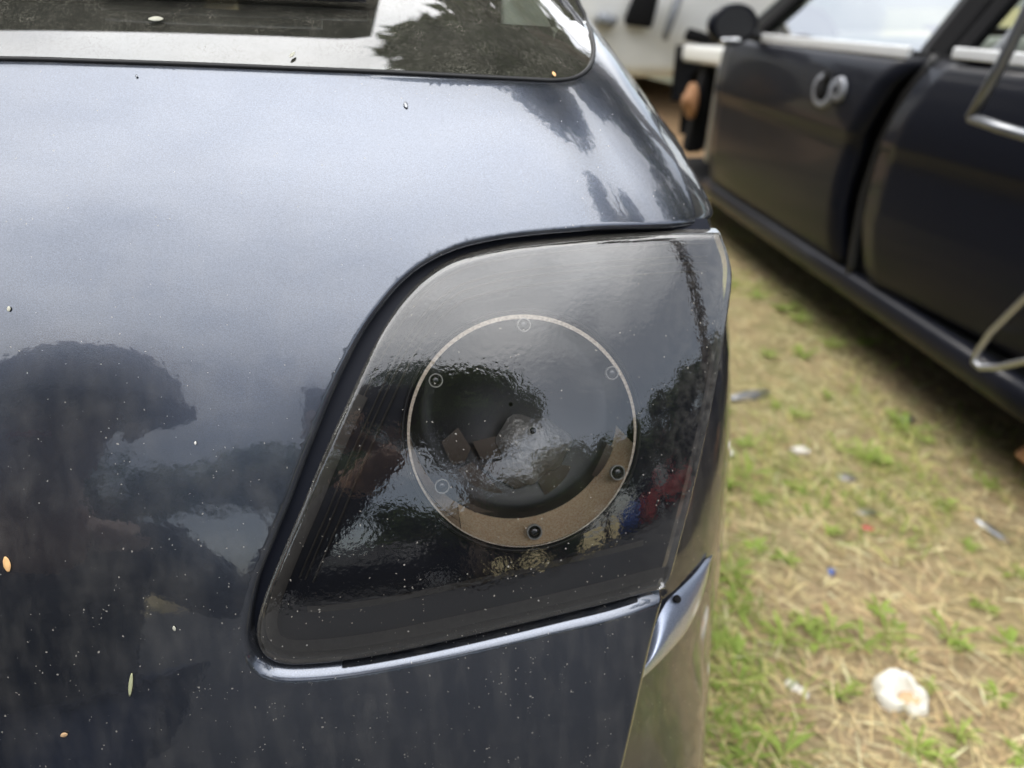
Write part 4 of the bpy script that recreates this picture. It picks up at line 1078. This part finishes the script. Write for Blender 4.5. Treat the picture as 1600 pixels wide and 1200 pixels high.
mb = MB(); mb.lathe([(0, .096), (.04, .093), (.08, .075), (.106, .040), (.116, .0), (.132, -.016), (.133, -.021), (.110, -.012), (.10, -.01)], Th, 36); mb.build('hat', M['cloth_dark'], per)
for sx_ in (-.034, .034):
    mb = MB(); mb.lathe([(0, .006), (.008, .004), (.011, 0)], Matrix.Translation(HD + Vector((sx_, .088, -.005))) @ Matrix.Rotation(R_(90), 4, 'X').inverted(), 12); mb.build('eye', M['hair'], per)
for nm, pts_, mt_ in (('nose', [((0, .09, -.005), .010), ((0, .112, -.035), .014), ((0, .10, -.045), .012)], 'skin'), ('mouth', [((-.025, .088, -.068), .006), ((0, .096, -.07), .008), ((.025, .088, -.068), .006)], 'red_paint')):
    skin_mesh(nm, [(tuple(HD + Vector(p_)), r_) for p_, r_ in pts_], [(0, 1), (1, 2)], M[mt_], per, 1)
for sx_ in (-.085, .085):
    skin_mesh('ear', [(tuple(HD + Vector((sx_, 0, .0))), .010), (tuple(HD + Vector((sx_ * 1.1, -.01, -.02))), .016), (tuple(HD + Vector((sx_, 0, -.045))), .009)], [(0, 1), (1, 2)], M['skin'], per, 1)
# phone held at the lens, fingers closed round its lower edge
fw = Vector((0, CP, -SP)); upv = Vector((0, SP, CP)); rt = Vector((1, 0, 0))
Tp = Matrix(((rt.x, upv.x, -fw.x, 0), (rt.y, upv.y, -fw.y, 0), (rt.z, upv.z, -fw.z, CAMH), (0, 0, 0, 1)))
ph = empty('phone', tuple(Vector((0, 0, CAMH)) - upv * .05)); setp(ph, 'black phone held up by the photographer in front of the tailgate', 'phone')
mb = MB(); mb.box((0, 0, 0), (.150, .073, .008), Tp @ Matrix.Translation((-.055, -.018, .012)), .35); mb.build('phone_body', M['black'], ph)
for dx, dy in ((-.018, 0), (-.009, -.02)):
    mb = MB(); mb.lathe([(.0075, 0), (.0075, .003), (.006, .0032), (0, .003)], Tp @ Matrix.Translation((dx, dy, .0075)) @ Matrix.Rotation(math.pi, 4, 'X'), 20); mb.build('phone_lens', M['facet_dark'], ph)
for k in range(4):
    b = Tp @ Vector((-.065 - .020 * k, -.064, .030)); c = Tp @ Vector((-.062 - .020 * k, -.066, .004)); d = Tp @ Vector((-.06 - .020 * k, -.045 + .004 * (k % 2), -.001)); e2 = Tp @ Vector((-.058 - .020 * k, -.028 + .004 * (k % 2), .0015))
    skin_mesh('finger', [((-.02 - .012 * k, -.10, 1.0), .011), (tuple(b), .0095), (tuple(c), .009), (tuple(d), .008), (tuple(e2), .007)], [(0, 1), (1, 2), (2, 3), (3, 4)], M['skin'], per, 1)
skin_mesh('thumb', [((-.0, -.09, 1.012), .013), (tuple(Tp @ Vector((-.02, -.052, .034))), .011), (tuple(Tp @ Vector((-.045, -.03, .024))), .009)], [(0, 1), (1, 2)], M['skin'], per, 1)

# dark panel lying across the roof and overhanging the rear window
rows = []
for t in np.linspace(0, 1, 40):
    y0_ = .560 + .03 * t; r = []
    x = -1.15 + 1.035 * t
    for k, s_ in enumerate(np.linspace(0, 1, 9)):
        rc = .012 * max(0, (t - .95) / .05) ** 2 if k == 0 else 0
        r.append((x, y0_ + rc + .98 * s_, 1.672 + .012 * math.sin(math.pi * s_)))
    rows.append(r)
mb = MB(); mb.grid(rows); o = solid(mb.build('loose_bonnet', M['black']), .02, 1); setp(o, 'loose black bonnet laid on the hatchback roof, overhanging its rear window', 'bonnet')

# ================================================================== GROUND COVER AND LITTER
def blades(name, n, mat, label, cat, cols, ln_, wd, flat, region, seed, dens=None, kind='stuff'):
    r = random.Random(seed); V = []; Fc = []; Cl = []
    i = 0; tries = 0
    while i < n and tries < n * 12:
        tries += 1
        # density falls with distance
        y = region[2] + (region[3] - region[2]) * r.random() ** 1.8; x = region[0] + (region[1] - region[0]) * r.random()
        if dens and r.random() > dens(x, y): continue
        i += 1
        a = r.uniform(0, 6.283) if r.random() < .6 else r.gauss(2.4, .5)
        l = ln_ * r.uniform(.4, 1.4); w_ = wd * r.uniform(.6, 1.4); el = flat * abs(r.gauss(0, 1))
        d = Vector((math.cos(a), math.sin(a), 0)); sd = Vector((-d.y, d.x, 0)); z0 = gz(x, y) + r.uniform(0, .008)
        p = Vector((x, y, z0)); up = Vector((0, 0, math.sin(min(el, 1.4)))); dd = d * math.cos(min(el, 1.4))
        m = p + (dd + up) * l * .55; e = p + (dd * 1.05 + up * .75) * l
        k = len(V); V += [p - sd * w_ / 2, p + sd * w_ / 2, m + sd * w_ * .45, m - sd * w_ * .45, e]
        Fc += [(k, k + 1, k + 2, k + 3), (k + 3, k + 2, k + 4)]
        c = cols[r.randrange(len(cols))]; g = r.uniform(.75, 1.35); Cl += [(min(.9, c[0] * g * 1.15), min(.9, c[1] * g * 1.15), c[2] * g * 1.1, 1)] * 5
    o = mesh_obj(name, V, Fc, mat, None, False, attr={'col': Cl}); setp(o, label, cat, kind=kind); return o
STRAW = [(.66, .53, .30), (.56, .45, .25), (.72, .62, .40), (.42, .31, .18), (.48, .34, .21), (.30, .22, .13), (.60, .54, .30)]
blades('dry_straw', 64000, M['straw'], 'dry straw and dead grass strewn over the soil', 'straw', STRAW, .060, .0020, .22, (.05, 3.4, .35, 6.5), 21)
gd = lambda x, y: max(0, min(1, (mnoise.noise((x * 2.3 + 4, y * 2.3, .4)) + .10) * 2.2)) * (1 if x < 1.0 + .06 * y else .3)
GREEN = [(.24, .32, .07), (.32, .40, .10), (.18, .26, .055), (.40, .42, .14), (.5, .45, .2)]
blades('short_grass', 17000, M['leaf'], 'thin green grass growing through the straw', 'grass', GREEN, .05, .0035, .55, (.05, 3.2, .35, 6.5), 22, gd)

def weed_mesh(seed, nl, ll, lw, tilt):
    r = random.Random(seed); V = []; Fc = []; Cl = []
    for i in range(nl):
        a = 6.283 * i / nl + r.uniform(-.5, .5); l = ll * r.uniform(.65, 1.25); w_ = lw * r.uniform(.7, 1.2); t0 = tilt * r.uniform(.5, 1.4)
        d = Vector((math.cos(a), math.sin(a), 0)); sd = Vector((-d.y, d.x, 0))
        g = r.uniform(.8, 1.3); c = (.30 * g, .40 * g, .085 * g, 1)
        pr = [(0, .15), (.25, .7), (.5, 1), (.78, .75), (1, .04)]; k = len(V)
        for t, ww in pr:
            z = l * (math.sin(t0) * t - .55 * t * t * math.sin(t0)) + .004
            p = d * l * t * math.cos(t0 * .6) + Vector((0, 0, z))
            V += [p - sd * w_ * ww / 2 + Vector((0, 0, .003 * ww)), p, p + sd * w_ * ww / 2 + Vector((0, 0, .003 * ww))]; Cl += [c] * 3
        for j in range(4):
            b = k + 3 * j; Fc += [(b, b + 1, b + 4, b + 3), (b + 1, b + 2, b + 5, b + 4)]
    me = bpy.data.meshes.new('weed'); me.from_pydata([tuple(v) for v in V], [], Fc); me.materials.append(M['leaf'])
    me.polygons.foreach_set('use_smooth', [True] * len(me.polygons))
    a = me.color_attributes.new('col', 'FLOAT_COLOR', 'POINT'); a.data.foreach_set('color', np.array(Cl, dtype=np.float32).ravel()); me.update()
    return me
WM = [weed_mesh(s, n, l, w_, t) for s, n, l, w_, t in ((1, 11, .065, .015, .7), (2, 13, .085, .010, 1.0), (3, 12, .055, .014, .6), (4, 9, .10, .011, .9), (5, 16, .05, .010, 1.1), (6, 10, .075, .012, .8), (7, 14, .06, .009, 1.2))]
WPX = [(1222, 488, 1.7), (1248, 505, 1.3), (1165, 698, 1.2), (1168, 745, 1.2), (1135, 765, 1.5), (1142, 908, 1.5), (1190, 788, 1.2), (1222, 880, 1), (1352, 716, 1.3), (1376, 722, 1.2), (1482, 1000, 1.1), (1500, 1012, 1), (1150, 950, 1), (1128, 1012, 1.2), (1152, 1030, 1.1), (1220, 1000, 1.1), (1262, 978, 1), (1300, 990, 1), (1335, 1076, .8), (1312, 1086, .8), (1452, 1076, .8), (1580, 1010, 1), (1430, 1172, .9), (1468, 1182, .9), (1222, 1190, 1.1), (1128, 1132, 1), (1162, 1162, 1), (1200, 560, 1.3), (1255, 556, 1.3), (1302, 545, 1.2), (1352, 540, 1.2), (1418, 676, 1.3), (1445, 690, 1.2), (1400, 655, 1.1), (1512, 858, 1), (1530, 950, .9), (1248, 655, .9), (1372, 958, 1), (1385, 1000, 1), (1300, 835, 1), (1280, 1010, 1), (1395, 985, .9), (1560, 1090, .8), (1150, 1075, .9), (1180, 860, 1), (1345, 1015, 1), (1420, 1030, .9), (1180, 470, 1.2), (1290, 620, 1), (1480, 790, .9), (1540, 760, .9), (1240, 760, .9), (1310, 700, 1), (1210, 640, 1), (1590, 905, .9), (1165, 1195, 1), (1590, 1180, .9), (1500, 1150, .8)]
rw = random.Random(8)
LMK = [(1405, 1088, 'beside the crumpled white foam'), (1245, 1078, 'beside the pair of white pebbles'), (1250, 704, 'near the single white chip'), (1172, 623, 'near the long grey plastic shard'), (1356, 826, 'near the tiny red scrap'), (1120, 800, 'close to the flank of the navy car'), (1112, 950, 'close under the navy bumper corner'), (1108, 1130, 'at the foot of the navy side panel'), (1430, 620, 'in the shade of the black rear door'), (1290, 520, 'along the sill of the black saloon'), (1548, 830, 'near the dark bluish metal scrap'), (1298, 897, 'near the tiny blue chip')]
for i, (u, v, s) in enumerate(WPX):
    p = on_ground(u, v); o = bpy.data.objects.new('weed_plant', WM[i % len(WM)]); COL.objects.link(o)
    o.location = (p.x, p.y, gz(p.x, p.y)); o.rotation_euler = (rw.uniform(-.1, .1), rw.uniform(-.1, .1), rw.uniform(0, 6.28)); o.scale = (s * .60,) * 3
    near = min(LMK, key=lambda q: math.hypot(q[0] - u, (q[1] - v) * 1.3))
    far_ = math.hypot(near[0] - u, (near[1] - v) * 1.3) > 130
    setp(o, 'small bright green weed with splayed leaves ' + ('out in the open straw' if far_ else near[2]), 'weed', 'weeds growing through the straw')

def lump(name, u, v, size, mat, label, cat, seed, group=None, sq=(1, 1, .5), rough=.3, z=.0):
    bm = bmesh.new(); bmesh.ops.create_icosphere(bm, subdivisions=3, radius=1)
    for q in bm.verts:
        k = 1 + rough * mnoise.noise(q.co * 1.4 + Vector((seed, 0, 0))) + rough * .4 * mnoise.noise(q.co * 3.5 + Vector((seed, 5, 0)))
        q.co = Vector((q.co.x * sq[0], q.co.y * sq[1], q.co.z * sq[2])) * k * size
    me = bpy.data.meshes.new(name); bm.to_mesh(me); bm.free(); me.materials.append(mat); me.polygons.foreach_set('use_smooth', [True] * len(me.polygons))
    o = bpy.data.objects.new(name, me); COL.objects.link(o); p = on_ground(u, v); o.location = (p.x, p.y, gz(p.x, p.y) + size * sq[2] * .6 + z); o.rotation_euler = (0, 0, seed)
    return setp(o, label, cat, group)
lump('white_pebble', 1237, 1073, .012, M['pebble'], 'white pebble touching a twin pebble near the crumpled white foam', 'pebble', 1, 'pair of white pebbles')
lump('white_pebble', 1254, 1084, .011, M['pebble'], 'white pebble touching a twin pebble near the crumpled white foam', 'pebble', 2, 'pair of white pebbles')
lump('plastic_chip', 1250, 704, .020, M['pebble'], 'single white chip lying on straw in the open', 'plastic chip', 3, sq=(1.3, .8, .4))
lump('stone', 1136, 711, .020, M['pebble'], 'pale round stone close to the flank of the navy hatchback', 'stone', 4)
lump('plastic_shard', 1172, 623, .050, M['steel'], 'long flat grey plastic shard lying on the straw', 'plastic shard', .35, sq=(1.5, .45, .22), rough=.2)
lump('red_scrap', 1356, 826, .012, M['red_paint'], 'tiny red plastic scrap on the straw', 'scrap', 6, sq=(1.2, .8, .4))
lump('glass_fragment', 1307, 1093, .011, M['clear'], 'small clear glass fragment beside a weed', 'glass fragment', 7)
lump('dark_scrap', 1548, 830, .030, M['steel'], 'dark bluish metal scrap near the rusty brake drum', 'scrap', 1.9, sq=(1.5, .35, .25))
lump('dark_chip', 1325, 745, .022, M['steel'], 'dark flat chip beside a green weed', 'scrap', 9, sq=(1.2, .8, .25))
lump('dark_chip', 1418, 655, .020, M['steel'], 'bluish chip lying in the weeds beside the black saloon', 'scrap', 10, sq=(1, .8, .4))
lump('dark_chip', 1352, 800, .018, M['steel'], 'narrow grey chip by the tiny red scrap', 'scrap', 11, sq=(.6, 1.6, .3))
lump('dark_chip', 1298, 897, .010, M['blue_paint'], 'tiny blue chip lying on open straw', 'scrap', 12, sq=(.8, 1.3, .4))

# crumpled white foam cup with a tan hollow
fc = on_ground(1405, 1088); foamE = empty('crumpled_foam', (fc.x, fc.y, gz(fc.x, fc.y))); setp(foamE, 'crumpled white foam lump with a tan hollow lying on the straw', 'foam lump')
n = 44; R0 = .038; prof = [(0.0, .016), (.32, .014), (.42, .016), (.50, .026), (.60, .030), (.80, .033), (.96, .022), (1.02, .008), (.95, -.004)]
V = []
for r_, h_ in prof:
    for k in range(n):
        a = 2 * math.pi * k / n
        out_ = 1 + .16 * math.cos(2 * a + .6) + .10 * math.cos(3 * a + 2.2) + .07 * math.cos(5 * a) - .42 * math.exp(-((a - 1.25) / .20) ** 2) * (r_ > .55) + .05 * math.cos(9 * a + 1)
        rr_ = R0 * r_ * out_
        wob = (.011 * mnoise.noise((math.cos(a) * 3.1, math.sin(a) * 3.1, r_ * 4)) + .006 * mnoise.noise((math.cos(a) * 7, math.sin(a) * 7, r_ * 8))) * (r_ > .4)
        hz = h_ * (.95 + .5 * math.sin(a) * (r_ > .5)) + wob
        V.append((rr_ * math.cos(a) + (0.0 if r_ > .5 else .006), rr_ * math.sin(a) * 1.15 - (.016 if r_ < .5 else .016 * max(0, 1 - r_) * 2), hz))
Fc = [(i * n + k, i * n + (k + 1) % n, (i + 1) * n + (k + 1) % n, (i + 1) * n + k) for i in range(len(prof) - 1) for k in range(n)]
fo_ = mesh_obj('foam_shell', V, Fc, M['foam'], foamE, True, local=True); fo_.modifiers.new('s', 'SUBSURF').render_levels = 1
mb = MB(); mb.lathe([(0, .0), (.013, .001), (.016, .004)], Matrix.Translation((.006, -.016, .0152)) @ Matrix.Diagonal((1.1, .9, 1, 1)), 24); mb.build('tan_hollow', simple('tan_foam', (.58, .40, .24), .8, var=.15), foamE, local=True)

# rusty brake drum lying at the right
rc = on_ground(1622, 800)
mb = MB(); mb.lathe([(.03, .05), (.07, .05), (.075, .045), (.078, .02), (.085, .012), (.135, .012), (.14, .02), (.14, .05), (.132, .056), (.118, .056), (.114, .05), (.114, .03), (.082, .024)], Matrix.Translation((rc.x + .04, rc.y, .03)) @ Matrix.Rotation(R_(38), 4, 'Y'), 40)
o = mb.build('brake_drum', M['rust']); setp(o, 'rusty brown brake drum lying by the black saloon', 'brake drum')

# ---- bits stuck to the close car
def stick_on(name, u, v, wd, ln_, ang, mat, label, cat, th=.0006):
    wd *= .8; ln_ *= .85
    x, z = hit(u, v); n_ = nrm_at(x, z, S); c = Vector((x, float(S(x, z)), z)) + n_ * (th * .6 + .0003)
    ex = Vector((1, 0, 0)); ex = (ex - n_ * ex.dot(n_)).normalized(); ey = n_.cross(ex); ey = ey if ey.z > 0 else -ey
    a = R_(ang); d = ex * math.cos(a) + ey * math.sin(a); sd = -ex * math.sin(a) + ey * math.cos(a)
    mb = MB(); m = 9; top = []; 
    rows = []
    for k in range(m):
        t = k / (m - 1); ww = wd * (math.sin(math.pi * (.04 + .92 * t)) ** .7)
        p = c + d * ln_ * (t - .5)
        rows.append([p + sd * ww * s + n_ * (th * .5 * (1 - s * s * 4) * math.sin(math.pi * t) + .00025 * mnoise.noise((u + 9 * t, v + 7 * s, 0)) + .0001) for s in (-.5, -.25, 0, .25, .5)])
    mb.grid(rows); o = solid(mb.build(name, mat), .0002, 0); return setp(o, label, cat)
M['seed'] = simple('dry_orange_leaf', (.85, .50, .22), .6, var=.15, scale=300)
M['greenstem'] = simple('pale_green_stem', (.42, .43, .26), .7, var=.2, scale=300)
M['drop'] = simple('dried_dropping', (.50, .49, .40), .9, var=.3, scale=500)
stick_on('leaf_scale', 12, 881, .0050, .0105, 98, M['seed'], 'small orange leaf scale stuck to the tailgate', 'leaf')
stick_on('plant_stem', 205, 1069, .0028, .0175, 80, M['greenstem'], 'pale green plant stem stuck to the tailgate', 'stem')
stick_on('seed_husk', 101, 1147, .0038, .0050, 20, M['tan'], 'tan seed husk low on the tailgate', 'seed')
stick_on('seed_husk', 273, 981, .0022, .0036, 100, M['drop'], 'tiny cream seed below the window, beside the lamp corner', 'seed')
stick_on('grit_grain', 306, 692, .0016, .0024, 90, M['pebble'], 'tiny white grain on the tailgate left of the lamp', 'grain')
stick_on('grit_grain', 15, 483, .0026, .0034, 90, M['drop'], 'small grey grain on the pale upper tailgate', 'grain')
stick_on('grit_grain', 214, 120, .0022, .0016, 0, M['steel'], 'dark speck just under the rear window', 'grain')
stick_on('dried_dropping', 244, 31, .0052, .0105, 5, M['drop'], 'dried pale dropping on the black window border', 'dropping')
stick_on('dried_dropping', 457, 87, .0030, .0060, 60, M['drop'], 'small grey dried drop on the window border strip', 'dropping')
stick_on('dried_dropping', 634, 165, .0034, .0054, 110, M['steel'], 'dull grey stain drop on the upper tailgate', 'stain')
stick_on('seed_husk', 865, 117, .0032, .0050, 110, M['seed'], 'yellow seed lodged in the rear window corner', 'seed')
